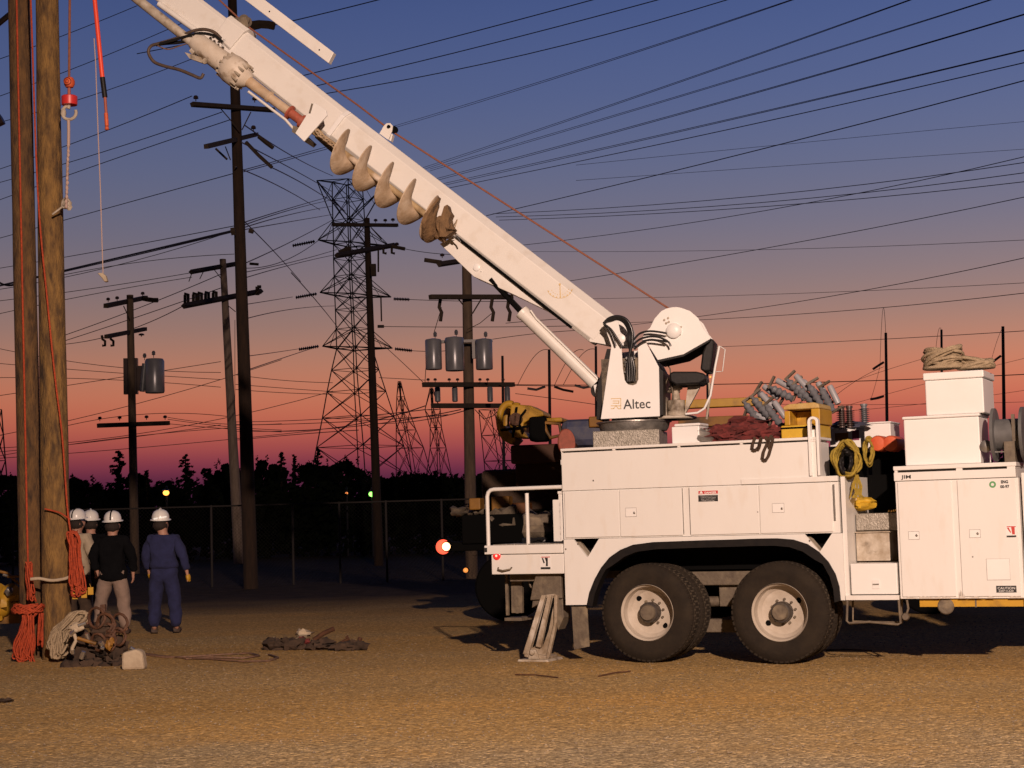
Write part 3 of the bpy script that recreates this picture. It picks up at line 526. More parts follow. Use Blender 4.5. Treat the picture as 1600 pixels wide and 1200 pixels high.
for k, (x, y) in enumerate(((1038,500),(1044,497),(1041,505),(1045,503),(1064,511),(1062,523),(1042,524))): cc = B.at(x, y, -.32); b.lathe([(.014, 0), (.012, .012)], (cc.x, -.322, cc.z), (0, -1, 0), 10)
b.build('housing_bolts', M['dirty'], wh, B.M)
# lettering and emblem on the column
text('maker_lettering', 'Altec', B, 974, 622.5, 1016, 639.5, -.4015, M['ink'], TR, .0015)
b = MB()
def lines(pts_list, w, t=.009):
    for pts in pts_list:
        p = [Vector((q[0], q[1])) for q in bz(pts, w)]
        for i in range(len(p)-1):
            d = (p[i+1]-p[i]).normalized()*t/2; nn = Vector((-d.y, d.x)); A, C = p[i]-d, p[i+1]+d
            b.prism([tuple(A+nn), tuple(C+nn), tuple(C-nn), tuple(A-nn)], w-.0015, w)
lines([[(955,623),(970,622.5),(970,638.5)],[(955,638.5),(959,638.5),(962,634)],[(970,638.5),(966,638.5),(963,634)],[(955,634),(962,634),(970,634)],[(958,630),(967,630)],[(958,626.5),(967,626.5),(967,630)]], -.4015, .008)
b.build('maker_emblem', M['inky'], TR, B.M)
# boom sections
def beam(name, At, Ab, Bt, Bb, hw, ch, m, parent=TR, wc=0.0, ext=0):
    P0 = [Vector(q) for q in bz([At, Ab], wc-hw)]; P1 = [Vector(q) for q in bz([Bt, Bb], wc-hw)]; mb = MB(); vs = []
    if ext:
        dv = (P0[0]-P1[0]).normalized()*ext; P0 = [p+dv for p in P0]
    for t_, b_ in (P0, P1):
        h = (t_-b_); L0 = h.length; k = ch/L0
        for f_, w in ((1, -hw+ch), (1, hw-ch), (1-k, hw), (k*.5, hw), (0, hw-ch*.5), (0, -hw+ch*.5), (k*.5, -hw), (1-k, -hw)):
            q = b_+h*f_; vs.append((q.x, wc+w, q.y))
    mb.add(vs, [tuple(range(8)), tuple(range(15, 7, -1))]+[(i, (i+1) % 8, 8+(i+1) % 8, 8+i) for i in range(8)])
    return mb.build(name, m, parent, B.M, bevel=.008)
s1 = beam('lower_boom', (542,171), (509.5,212.5), (959,492), (923,536), .19, .09, M['boom'])
flatbeam0 = MB(); flatbeam0.prism(bz([(938,500),(962,494),(985,512),(990,540),(960,541),(921,532)], -.16), -.16, .16); flatbeam0.build('boom_lug', M['white2'], s1, B.M, bevel=.01)
flatbeam1 = MB(); flatbeam1.prism(bz([(940.5,505.5),(920.5,531),(921,533.5),(957,540),(952,520)], -.19), -.185, -.165); flatbeam1.build('lug_plate', M['boom'], s1, B.M)
beam('collar', (539,169), (506,213), (545,173), (512,217), .215, .09, M['white2'], s1)
s2 = beam('middle_boom', (372,38), (342,78), (560,186), (530,228), .155, .06, M['boom'])
beam('end_collar', (358,21.5), (334,56), (387,43), (357,78), .185, .06, M['boom'], s2)
s3 = beam('upper_boom', (317,0), (289,36), (380,48), (352,84), .125, .045, M['boom'], ext=1.9)
b = MB(); 
for w in (-.12, .12):
    q_ = bz([(362,28),(385,27),(389,42),(376,48)], w); b.prism(q_, w-.01, w+.01)
cc = B.at(383, 33, 0); b.lathe([(.07, -.05), (.05, -.03), (.05, .03), (.07, .05)], (cc.x, 0, cc.z), (0, 1, 0), 20); b.build('line_sheave', M['grime'], s2, B.M)
b = MB(); g0 = [Vector((q[0], 0, q[1])) for q in bz([(706,364.5),(893,512)], -.19)]; b.tube([(p.x, -.195, p.z) for p in g0], .018, 6); b.build('boom_groove', M['void'], s1, B.M)
b = MB(); b.prism(bz([(687,381),(709,369),(893,513.5),(852,484),(800,459),(740,432)], -.17), -.17, .17); br = b.build('cylinder_bracket', M['boom'], s1, B.M, bevel=.006)
b = MB(); 
for x, y, r in ((745,418,.042), (752,424,.008)): cc = B.at(x, y, -.17); b.lathe([(r, 0), (r, .012), (r*.8, .016)], (cc.x, -.171, cc.z), (0, -1, 0), 20)
b.build('bracket_pin', M['white2'], s1, B.M, smooth=40)
b = MB(); cc = B.at(875, 447, -.19)
for k in range(9):
    a = math.pi*(1.12+.76*k/8); q_ = (cc.x+.145*math.cos(a), cc.z+.12*math.sin(a)-.01); b.lathe([(.008, 0), (.008, .0015)], (q_[0], -.1905, q_[1]), (0, -1, 0), 8)
    q_ = (cc.x+.105*math.cos(a), cc.z+.09*math.sin(a)-.01); b.lathe([(.005, 0), (.005, .0015)], (q_[0], -.1905, q_[1]), (0, -1, 0), 8)
b.prism([(cc.x-.006, cc.z-.13), (cc.x+.006, cc.z-.13), (cc.x+.004, cc.z+.02), (cc.x-.004, cc.z+.02)], -.193, -.1905)
arcp = [(cc.x+.15*math.cos(math.pi*(1.08+.84*k/14)), cc.z+.13*math.sin(math.pi*(1.08+.84*k/14))-.01) for k in range(15)]
b.tube([(x, -.1915, z) for x, z in arcp], .003, 4); b.lathe([(.012, 0), (.012, .01)], (cc.x, -.1905, cc.z+.02), (0, -1, 0), 12); b.build('angle_gauge', M['inky'], s1, B.M)
# small sheave bracket on top of the lower boom
b = MB()
for w in (-.07, .05): b.prism(bz([(593,209),(600,197),(604,193),(610,192.5),(614,197),(613,204),(610,212),(607,219)], w), w-.012, w+.012)
b.prism(bz([(604,216),(608,207),(614,210),(611,221)], -.02), -.03, .06); gb = b.build('line_guide', M['boom'], s1, B.M, bevel=.003)
b = MB(); cc = B.at(609, 199, -.05); b.lathe([(.02, -.035), (.02, .03)], (cc.x, -.07, cc.z), (0, 1, 0), 14); cc = B.at(616, 203, 0); b.lathe([(.045, 0), (.03, .02), (.045, .04)], (cc.x, -.02, cc.z), (0, 1, 0), 16); b.build('guide_roller', M['void'], gb, B.M)
# winch line
wl = [B.at(x, y, 0) for x, y in ((1045,482),(612,205),(560,165),(385,40),(345,2),(220,-110))]
b = MB(); b.tube(wl, .012, 6); b.build('winch_line', M['winch'], TR, B.M, smooth=60)
# jib beam carried above the boom
def flatbeam(name, poly, w0, w1, m, parent=TR): b = MB(); b.prism(bz(poly, w0), w0, w1); return b.build(name, m, parent, B.M, bevel=.006)
jb = flatbeam('jib_beam', [(355,-25),(414,0),(521.5,82),(513,98.5),(383,0),(330,-40),(300,-90),(340,-60)], -.30, -.20, M['boom'])
jb.data.materials[0] = M['boom']
b = MB()
for x, y in ((421,18),(499,78)): cc = B.at(x, y, -.3); b.lathe([(.010, 0), (.010, .002)], (cc.x, -.3005, cc.z), (0, -1, 0), 10)
b.build('jib_hole', M['void'], jb, B.M)
# auger transfer tube, motor, shaft, auger
AW = -.40
def ap(x, off=0, w=AW):      # point on the auger axis at photo x; off: photo px square to it
    return B.at(x-.6*off, 241+.75*(x-540)+.8*off, w)
b = MB(); b.tube([B.at(140,-62,AW), B.at(216,0,AW), B.at(283,53,AW), B.at(300,66,AW)], .058, 14); b.build('auger_tube', M['dirty'], TR, B.M, smooth=50)
b = MB(); b.tube([B.at(248,6,-.15), B.at(318,56,-.15)], .035, 10); b.build('boom_rail', M['boom'], TR, B.M, smooth=50)
A0 = ap(320); A1 = ap(700); AX = (A1-A0).normalized(); pxm = (ap(640)-ap(540)).length/125.0
def alen(x): return (ap(x)-A0) @ AX
b = MB(); r = pxm
b.lathe([(.05, alen(303)), (.10, alen(304)), (.125, alen(312)), (.13, alen(330)), (.135, alen(352)), (.165, alen(355)), (.18, alen(362)), (.18, alen(372)), (.15, alen(378)), (.10, alen(386)), (.06, alen(390))], A0, AX, 32)
mo = b.build('auger_motor', mat('motor_paint', (.66,.59,.50), .5, c2=(.50,.42,.32), scale=6, amt=.3, c3=(.2,.13,.07), s3=7), TR, B.M, smooth=35)
b = MB(); n1 = AX.orthogonal().normalized(); n2 = AX.cross(n1)
for k in range(14): a = k*2*math.pi/14; o_ = A0+n1*(.155*math.cos(a))+n2*(.155*math.sin(a)); b.cyl(o_+AX*alen(352), o_+AX*alen(382), .017, n=6)
b.build('motor_bolts', M['dirty'], mo, B.M)
cc = B.at(321, 96, AW-.13); b = MB(); b.lathe([(.035, 0), (.035, .02), (.02, .02)], cc, (0, -1, 0), 16); b.build('motor_port', M['dirty'], mo, B.M)
b = MB(); b.prism(bz([(292,84),(318,92),(322,102),(300,94)], AW-.02), AW-.10, AW-.05); b.prism(bz([(304,58),(318,66),(314,76),(304,88),(299,82),(310,70),(306,66)], AW), AW-.08, AW+.02); b.build('motor_bracket', M['dirty'], mo, B.M, bevel=.004)
b = MB(); b.lathe([(.064, alen(386)), (.070, alen(388)), (.066, alen(400)), (.062, alen(418)), (.070, alen(419)), (.070, alen(422)), (.056, alen(423)), (.056, alen(455))], A0, AX, 20); b.build('kelly_shaft', mat('shaft_paint', (.60,.49,.36), .5, c2=(.34,.19,.07), scale=4, amt=.2), TR, B.M, smooth=40)
b = MB(); b.lathe([(.09, alen(452)), (.09, alen(454)), (.055, alen(455)), (.055, alen(470)), (.085, alen(471)), (.08, alen(475)), (.05, alen(478)), (.05, alen(492))], A0, AX, 24); b.build('shaft_coupling', M['rust'], TR, B.M, smooth=35)
b = MB(); b.tube([B.at(388,143,AW-.03), B.at(446,187,AW-.03), B.at(462,205,AW-.03)], .016, 8); b.build('guard_strip', M['boom'], TR, B.M)
fb = flatbeam('stow_bracket', [(461,208),(475,221),(511,180),(509,172),(491,160)], AW-.09, AW-.06, M['white2'])
b = MB(); b.prism(bz([(461,208),(475,221),(480,216),(466,203)], AW-.05), AW-.055, -.1); b.prism(bz([(458,196),(470,200),(466,212),(456,206)], AW-.05), AW-.05, -.2); b.tube([B.at(484,176,AW-.11), B.at(488,162,AW-.11)], .012, 8); b.prism(bz([(494,200),(520,226),(530,232),(520,240),(492,215)], -.2), -.2, -.1); b.build('bracket_hook', M['grime'], fb, B.M)
b = MB()
for k in range(9):
    t_ = k/8; c0 = B.at(496+30*t_, 206+24*t_+(4 if k % 2 else -1), AW-.10); d_ = (B.at(530, 233, AW-.1)-B.at(496, 206, AW-.1)).normalized(); e_ = (Vector((0, 1, 0)) if k % 2 else d_.cross(Vector((0, 1, 0))))
    b.tube([c0+d_*(.032*math.cos(a*math.pi/5))+e_*(.018*math.sin(a*math.pi/5)) for a in range(10)], .007, 6, closed=True)
b.build('safety_chain', M['mud'], fb, B.M, smooth=60)
b = MB(); b.lathe([(.048, alen(478)), (.048, alen(500)), (.037, alen(502)), (.037, alen(698)), (.01, alen(712))], A0, AX, 18); ash = b.build('auger', mat('muddy_shaft', (.45,.33,.18), .8, c2=(.20,.13,.06), scale=6, bump=.3, c3=(.65,.55,.45), s3=4), TR, B.M, smooth=40)
def flight(x0, x1, R, pitch, ph, th=.012, ra=.03, noise_=0):
    mb = MB(); L0, L1 = alen(x0), alen(x1); nst = int((L1-L0)/pitch*40); nr = 7; vs = []; fs = []
    for i in range(nst+1):
        s_ = L0+(L1-L0)*i/nst; a = 2*math.pi*(s_-alen(529))/pitch+ph; d_ = n1*math.cos(a)+n2*math.sin(a)
        for sd in (-1, 1):
            for j in range(nr):
                rr = ra+(R-ra)*j/(nr-1); k_ = 1+(noise_*noise.noise(Vector((i*.15, j*.5, 1))) if noise_ else 0)
                vs.append(A0+AX*(s_+sd*th/2)+d_*(rr*k_)-AX*(.075*(rr/R)**2-.04))
    S = 2*nr
    for i in range(nst):
        o_ = i*S
        for j in range(nr-1):
            fs += [(o_+j, o_+j+1, o_+S+j+1, o_+S+j), (o_+nr+j, o_+S+nr+j, o_+S+nr+j+1, o_+nr+j+1)]
        fs += [(o_+nr-1, o_+S-1, o_+2*S-1, o_+S+nr-1), (o_, o_+S, o_+S+nr, o_+nr)]
    fs += [tuple(range(nr))+tuple(range(S-1, nr-1, -1)), tuple(nst*S+q for q in range(nr))+tuple(nst*S+q for q in range(S-1, nr-1, -1))]
    return mb.add(vs, fs)
upv = Vector((0, 0, 1)); PH = math.atan2(upv @ n2, upv @ n1); PT = (alen(661.4)-alen(523))/4
flight(522, 698, .262, PT, PH).build('auger_flight', M['mud'], ash, B.M, smooth=40)
mb = flight(664, 690, .25, PT*1.02, PH+.12, th=.05, noise_=.25); mb.build('clay_crust', M['mudd'], ash, B.M, smooth=50)
b = MB(); b.prism(bz([(690,348),(697,325),(702,322),(704,330),(708,336),(704,345),(706,356),(701,364),(712,363),(700,372),(690,372)], AW-.05), AW-.15, AW+.02); b.blob(ap(694), (.12, .16, .14), .35, 4); b.build('auger_teeth', M['mudd'], ash, B.M)
b = MB(); b.tube([ap(704), ap(712)], .02, 8); b.tube([B.at(706,364,AW), B.at(716,372,AW), B.at(719,378,AW)], .01, 6); b.build('pilot_bit', M['silver'], ash, B.M)
# lift cylinder
b = MB(); c0 = B.at(815, 487, -.02); c1 = B.at(931, 600, -.02); b.cyl(c0, c1, .078, n=24); d_ = (c1-c0).normalized(); b.lathe([(.06, -.012), (.084, 0), (.084, .05), (.078, .06)], c0, d_, 24); cy = b.build('lift_cylinder', M['boom'], TR, B.M, smooth=40)
b = MB(); b.cyl(B.at(770, 440, -.02), c0, .034, n=16); b.build('cylinder_rod', M['hose'], cy, B.M, smooth=40)
b = MB(); b.cyl(B.at(766, 436, -.16), B.at(812, 486, -.1), .028, n=12); b.build('rod_guard', M['void'], cy, B.M, smooth=40)
b = MB(); b.tube([B.at(829,485,-.09), B.at(838,498,-.09), B.at(932,590,-.09), B.at(941,603,-.07)], .012, 8); b.build('cylinder_pipe', M['boom'], cy, B.M, smooth=60)
b = MB(); c2_ = B.at(936, 611, -.05); b.lathe([(.085, -.07), (.085, .07)], c2_, (0, 1, 0), 20); b.build('cylinder_eye', M['black'], cy, B.M, smooth=40)
b = MB(); b.prism(bz([(928,602),(940,600),(945,610),(940,640),(933,626)], -.1), -.16, -.12); b.build('cylinder_clevis', M['white2'], TR, B.M, bevel=.01)
b = MB(); b.prism(bz([(938,600),(948,600),(942,652),(934,656)], 0), -.1, .1); b.build('clevis_plate', M['black'], TR, B.M)
# hoses over the hinge
def hose(parent, pts, w, r, m, name='hydraulic_hose', n=8):
    P_ = [B.at(x, y, w if not isinstance(w, (list, tuple)) else w[i]) for i, (x, y) in enumerate(pts)]; out = []
    for i in range(len(P_)-1):
        p0 = P_[max(i-1, 0)]; p1 = P_[i]; p2 = P_[i+1]; p3 = P_[min(i+2, len(P_)-1)]
        for k in range(6):
            t_ = k/6; out.append(.5*((2*p1)+(p2-p0)*t_+(2*p0-5*p1+4*p2-p3)*t_*t_+(3*p1-p0-3*p2+p3)*t_**3))
    out.append(P_[-1]); b = MB(); b.tube(out, r, n); return b.build(name, m, parent, B.M, smooth=70)
for i, dx in enumerate((0, 3.4, 6.8, 10)):
    hose(TR, [(943+dx*.2,506-dx*.3),(952+dx*.2,497.5+dx*.35),(966-dx*.1,494.5+dx*.4),(979-dx*.35,500+dx*.4),(987-dx*.5,515+dx*.2),(988-dx*.6,533),(984+dx*.2,552),(980+dx*1.1,575),(981+dx*.9,596)], -.43+.008*i, .017, M['hose'])
for i, pts in enumerate(([(990,531),(1000,521),(1015,517.5),(1032,519),(1042,521)], [(990,538),(1000,530),(1015,526),(1030,527),(1044,534),(1048,541)], [(991,546),(1000,537),(1014,531),(1030,532),(1042,534)], [(944,507),(953,518),(959,532),(962,541)], [(943,506),(955,515),(965,530),(972,541)])):
    hose(TR, pts, -.42-.012*i, .012, M['hose'])
b = MB(); rr_ = random.Random(4)
for k in range(22):
    x = 977+rr_.random()*17; y = 556+rr_.random()*42; c0 = B.at(x, y, -.37); b.cyl(c0, c0+Vector((0, -.035, .02*rr_.random())), .008+.008*rr_.random(), n=6)
b.build('hose_fittings', M['silver'], TR, B.M, smooth=30)
# hoses at the auger motor
hs = mat('old_hose', (.10,.065,.045), .6, c2=(.05,.035,.025), scale=12)
hose(TR, [(345,60),(334,50),(318,46),(300,49),(275,60),(248,68),(236,72),(232,82),(240,96),(256,103),(280,109),(300,117),(313,122),(318,115)], AW-.03, .020, hs)
hose(TR, [(348,66),(335,56),(315,52),(298,55),(270,63),(250,68.5)], AW-.06, .018, M['hose'])
hose(TR, [(312,58),(300,62),(280,66),(256,68),(244,70)], AW, .022, M['hose'])
hose(TR, [(246,71),(262,77),(280,72),(298,66),(306,63)], AW-.02, .008, M['hose2'])
b = MB()
for k, (x, y) in enumerate(((331,48),(337,53),(343,59),(350,63),(333,58),(341,66),(348,71),(327,54))): c0 = B.at(x, y, AW+.06); b.cyl(c0, c0+Vector((.03, -.06, -.02)), .016, n=8)
b.build('motor_fittings', M['silver'], TR, B.M)
# operator seat and controls
b = MB(); b.prism(bz([(1108,533),(1114,531.5),(1119,535),(1116,560),(1112.6,582.5),(1104,583),(1097,580),(1100,555)], 0), -.22, .22); se = b.build('operator_seat', M['black'], TR, B.M, bevel=.02)
b = MB(); b.prism(bz([(1049,586),(1056,583),(1091,583),(1104,586),(1106,596),(1096,602),(1060,604),(1051,599)], 0), -.24, .24); b.build('seat_cushion', M['black'], se, B.M, bevel=.02)
b = MB()
for w in (-.24, .24): b.tube([B.at(x, y, w) for x, y in ((1124,540.5),(1118,570),(1113,600),(1110,618),(1101,638),(1090,645),(1071,647))], .014, 8)
b.tube([B.at(x, y, -.26) for x, y in ((1125,541),(1133,546),(1129,580),(1119,581))], .006, 6); b.build('seat_frame', M['white2'], se, B.M, smooth=60)
b = MB(); b.prism(bz([(1075,604),(1095,603),(1075,640),(1070,648)], 0), -.04, .04); b.tube([B.at(1108,598,-.2), B.at(1109,620,-.2), B.at(1104,655,-.2)], .014); b.build('seat_post', M['dirty'], se, B.M)
b = MB(); cc = B.at(1057, 650, 0); zz = cc.z; b.lathe([(.10, 0), (.10, .17), (.05, .18), (.04, .28), (.08, .30), (.08, .33), (.04, .36)], (cc.x, 0, zz+.005), (0, 0, 1), 20); b.box((cc.x-.16, -.1, zz), (cc.x-.10, .1, zz+.3)); cs = b.build('control_stand', M['dirty'], TR, B.M, smooth=35)
b = MB(); rr_ = random.Random(9)
for k in range(7): x = 1045+rr_.random()*22; c0 = B.at(x, 612, -.08+rr_.random()*.16); b.tube([c0, c0+Vector((rr_.uniform(-.07, .07), 0, .10+.1*rr_.random()))], .007, 6); b.blob(c0+Vector((0, 0, 0)), (.02, .02, .02), .1, k, 6)
b.tube([B.at(x, y, -.1) for x, y in ((1040,600),(1044,590),(1050,606),(1052,625),(1046,640))], .010); b.tube([B.at(x, y, -.05) for x, y in ((1034,570),(1040,566),(1047,576),(1049,600))], .008); b.build('control_levers', M['grime'], cs, B.M, smooth=50)
b = MB(); b.prism(bz([(1041,563),(1053,560),(1052,566),(1043,568)], 0), -.06, .06); b.build('drum_switch', M['black'], TR, B.M)
cc = B.at(1110, 589, -.25); b = MB(); b.lathe([(.009, 0), (.009, .01)], cc, (0, -1, 0), 10); b.build('marker_lamp', mat('amber_lens', (.8,.3,.05), .3, emit=(1,.35,.05), es=1.5), se, B.M)
# ------------------------------------------------------------------ loads lying on the truck (things of their own)
def loops(mb, fr, cx, cy, rx, ry, w, n, r, jit=.25, seed=0, nseg=26, tilt=0.0, wj=.08):
    """n irregular closed rope loops round a photo point; rx, ry in photo px"""
    rr = random.Random(seed); c = fr.at(cx, cy, w); k = (fr.at(cx+1, cy, w)-c).length
    for i in range(n):
        a0 = rr.random()*6; sx = rx*k*(1-jit*rr.random()); sy = ry*k*(1-jit*rr.random()); dy = rr.uniform(-wj, wj); ph = rr.random()*9
        pts = []
        for q in range(nseg):
            a = 2*math.pi*q/nseg; wob = 1+.10*math.sin(2*a+ph)+.05*math.sin(5*a+a0)
            pts.append((c.x+sx*wob*math.cos(a+tilt*.3), w+dy+.03*math.sin(3*a+ph)+tilt*sy*math.sin(a), c.z+sy*wob*math.sin(a)*math.sqrt(max(0.05, 1-tilt*tilt*.5))))
        mb.tube(pts, r, 6, closed=True)
    return mb
zlid = zu
b = MB(); cc = T.at(1474, 566, .38); rr_ = random.Random(2)
def coil(x, y, w, R, H, n, r, seed, fr=T):
    b = MB(); rr = random.Random(seed); c = fr.at(x, y, w)
    for i in range(n):
        t1 = rr.uniform(-.5, .5); t2 = rr.uniform(-.35, .35); RR = R*rr.uniform(.6, 1); z = c.z+H*rr.random(); pts = []
        for q in range(24):
            a = 2*math.pi*q/24; wv = 1+.08*math.sin(2*a+i); pts.append((c.x+RR*wv*math.cos(a), w+RR*.8*wv*math.sin(a), max(c.z+r, z+RR*t1*math.cos(a)+RR*t2*math.sin(a))))
        b.tube(pts, r, 6, closed=True)
    return b
o = coil(1474, 577, .34, .20, .17, 22, .016, 2); tag(o.build('rope_coil', M['tan'], None, T.M, smooth=70), 'taller coil of thick tan rope on top of the upper white storage box', 'rope', 'tan rope coils on the storage box')
o = coil(1525, 577, .40, .165, .07, 18, .017, 5); tag(o.build('rope_coil', M['tan'], None, T.M, smooth=70), 'flatter heap of tan rope at the right edge of the upper white storage box', 'rope', 'tan rope coils on the storage box')
# yellow crate
W0 = .22; a = T.at(1221, 688, W0); bq = T.at(1280, 628, W0); zc = ZT+.004
C0 = thing('yellow_crate', 'worn yellow chock crate with an open slot, strapped on top of the white side bin', 'crate', T.M @ Matrix.Translation((0, 0, zc)))
u0, u1, zt_ = a.x, bq.x, bq.z; h1 = T.at(1250, 664, W0).z; h2 = T.at(1250, 641, W0).z
b = MB(); b.box((u0, W0, zc), (u1-.02, W0+.5, h1)); b.build('crate_base', M['yelb'], C0, T.M, bevel=.01)
b = MB(); b.box((u0+.04, W0, h1+.002), (u0+.10, W0+.5, h2)); b.box((u1-.09, W0, h1+.002), (u1, W0+.5, h2+.01)); b.box((u0+.10, W0+.25, h1+.002), (u1-.09, W0+.48, h2)); b.build('crate_side', M['yellow'], C0, T.M, bevel=.008)
b = MB(); b.prism([(u0+.03, h2+.012), (u1+.0, h2+.012), (u1-.01, zt_-.02), (u1-.06, zt_), (u0+.09, zt_-.005), (u0+.03, zt_-.03)], W0, W0+.5); b.build('crate_top', mat('worn_yellow', (.50,.36,.14), .7, c2=(.42,.25,.06), scale=5, bump=.3), C0, T.M, bevel=.01)
b = MB(); b.box((u0-.004, W0-.006, zc+.10), (u1-.016, W0-.003, zc+.114)); b.box((u0-.004, W0-.006, h1-.03), (u1-.016, W0-.003, h1-.018)); b.build('strap', M['void'], C0, T.M)
# red canvas heap
b = MB(); rr_ = random.Random(11)
for i in range(26):
    x = 1120+92*rr_.random(); cc = T.at(x, 690, .3); s_ = 1-abs(x-1166)/85; b.blob((cc.x, .3+.25*rr_.random(), ZT+.03+.19*rr_.random()*max(.3, s_)), (.14+.06*rr_.random(), .10, .05+.03*rr_.random()), .5, i, 12, 2.5)
tag(b.build('canvas_heap', M['redcl'], None, T.M, smooth=60), 'rumpled dark red canvas covers piled on the truck body beside the yellow crate', 'canvas heap')
b = MB()
for pts in ([(1180,683),(1176,694),(1175,702),(1180,704),(1186,698),(1189,684)], [(1190,683),(1186,700),(1184,703)], [(1206,680),(1200,690),(1193,706),(1191,717),(1196,720),(1201,712),(1206,695),(1208,683)], [(1196,682),(1201,690),(1203,700)]):
    P_ = [T.at(x, y, -.025) for x, y in pts]
    for i in range(len(P_)-1): d = P_[i+1]-P_[i]; nn = Vector((-d.z, 0, d.x)).normalized()*.014; e = Vector((0, .008, 0)); p, q_ = P_[i], P_[i+1]; b.add([p-nn-e, q_-nn-e, q_+nn-e, p+nn-e, p-nn+e, q_-nn+e, q_+nn+e, p+nn+e], [(0,1,2,3), (7,6,5,4), (0,4,5,1), (2,6,7,3), (1,5,6,2), (0,3,7,4)])
tag(b.build('sling_strap', M['dcanvas'], None, T.M), 'dark webbing sling looped over the edge of the white side bin', 'sling')
# white boxes and tools beside the turret
a = T.at(1050, 692, .25); bq = T.at(1092, 665, .25); b = MB(); b.box((a.x, .25, ZT+.003), (bq.x, .6, bq.z)); b.box((a.x+.03, .25, bq.z+.003), (bq.x+.01, .55, bq.z+.03)); tag(b.build('white_box', M['white2'], None, T.M, bevel=.01), 'small white lidded box on the truck body right of the turret', 'box')
b = MB(); rr_ = random.Random(5)
for i in range(10):
    c0 = T.at(1096+rr_.random()*16, 680, .3+.1*rr_.random()); dd = Vector((rr_.uniform(-.16, .12), rr_.uniform(-.05, .05), rr_.uniform(.03, .13))); c0.z = ZT+.03; b.tube([c0, c0+dd], .012+.006*rr_.random(), 6)
b.blob(T.at(1105, 682, .35), (.12, .1, .07), .4, 3); tag(b.build('hand_tools', M['steel'], None, T.M, smooth=40), 'grey metal hand tools heaped between the small white box and the red canvas', 'tools')
# fused cutouts / arresters carried in the body
def cutout():
    r = thing('cutout_switch', 'grey', 'cutout switch', I4)
    b = MB()
    b.lathe([(.018, -.16), (.045, -.15), (.03, -.12), (.05, -.09), (.03, -.06), (.052, -.03), (.03, 0), (.05, .03), (.03, .06), (.045, .09), (.02, .12), (.018, .15)], (0, 0, .16), (0, 0, 1), 16); b.build('insulator', M['porcg'], r, smooth=40)
    b = MB(); b.lathe([(.032, 0), (.034, .01), (.034, .20), (.03, .22)], (.10, 0, .05), (0, .05, 1), 14); b.build('fuse_tube', mat('tube_grey', (.30,.30,.32), .4), r, smooth=40)
    for z_ in (.30, -.01): b = MB(); b.box((-.02, -.02, z_), (.13, .02, z_+.025)); b.build('clamp', M['grime'], r)
    return r
cu0 = cutout(); rr_ = random.Random(8); first = True
CUT = [(1188,650,-35),(1203,640,-40),(1222,655,-35),(1215,625,-50),(1240,612,-60),(1258,612,-40),(1286,625,-30),(1302,632,-25),(1290,648,-70),(1272,618,-45),(1200,660,-60)]
place = ('leftmost, tilted over the red canvas','second from the left, tilted right over the red canvas','third from the left, tilted beside the yellow crate','nearly flat on the pile, touching the left of the yellow crate','lying above the yellow crate, left of its middle','lying above the middle of the yellow crate','standing tilted right of the yellow crate','farthest right in the pile, tilted by the slotted post','lying low behind the top of the slotted post','above the right corner of the yellow crate','lowest, lying on the red canvas at the left')
for (x, y, an), pl in zip(CUT, place):
    w = .85+rr_.random()*.3; p = T.at(x, y+12, w)
    Mx = T.M @ Matrix.Translation(p) @ Matrix.Rotation(math.radians(an), 4, 'Y') @ Matrix.Rotation(rr_.uniform(-.5, .5), 4, 'Z') @ Matrix.Scale(.98, 4)
    lab = 'grey ribbed cutout switch, '+pl
    if first: cu0.matrix_world = Mx; cu0['label'] = lab; WM[cu0.name] = Mx; first = False; k = cu0; k['group'] = 'grey cutout switches piled on the truck'
    else: copy_tree(cu0, Mx, lab)
def post_ins(x, y0, y1, w, m, lab, ribs=8):
    a = T.at(x, y1, w); bq = T.at(x, y0, w); h = bq.z-a.z; b = MB(); prof = [(.03, 0)]
    for i in range(ribs): z = h*(.08+.74*i/ribs); prof += [(.03, z), (.06, z+h*.03), (.03, z+h*.06)]
    prof += [(.03, h*.88), (.038, h*.9), (.038, h)]
    b.lathe(prof, a, (0, 0, 1), 16); o = b.build('post_insulator', m, None, T.M, smooth=40); tag(o, lab, 'insulator', 'post insulators standing in the truck body')
post_ins(1316, 634, 668, 1.0, M['porc'], 'brown ribbed post insulator standing just right of the slotted post'); post_ins(1328, 634, 668, 1.1, M['porc'], 'brown ribbed post insulator, right one of the close pair')
post_ins(1351, 631, 664, 1.3, M['porcg'], 'pale grey ribbed insulator standing alone on the far bin')
b = MB(); a = T.at(1335, 664, 1.2); b.blob((a.x, 1.2, a.z-.0), (.14, .1, .035), .5, 4); b.blob((a.x-.15, 1.2, a.z-.0), (.12, .1, .04), .4, 6); tag(b.build('parts_heap', M['bluem'], None, T.M, smooth=50), 'low dark heap of metal fittings behind the brown post insulators', 'fittings')
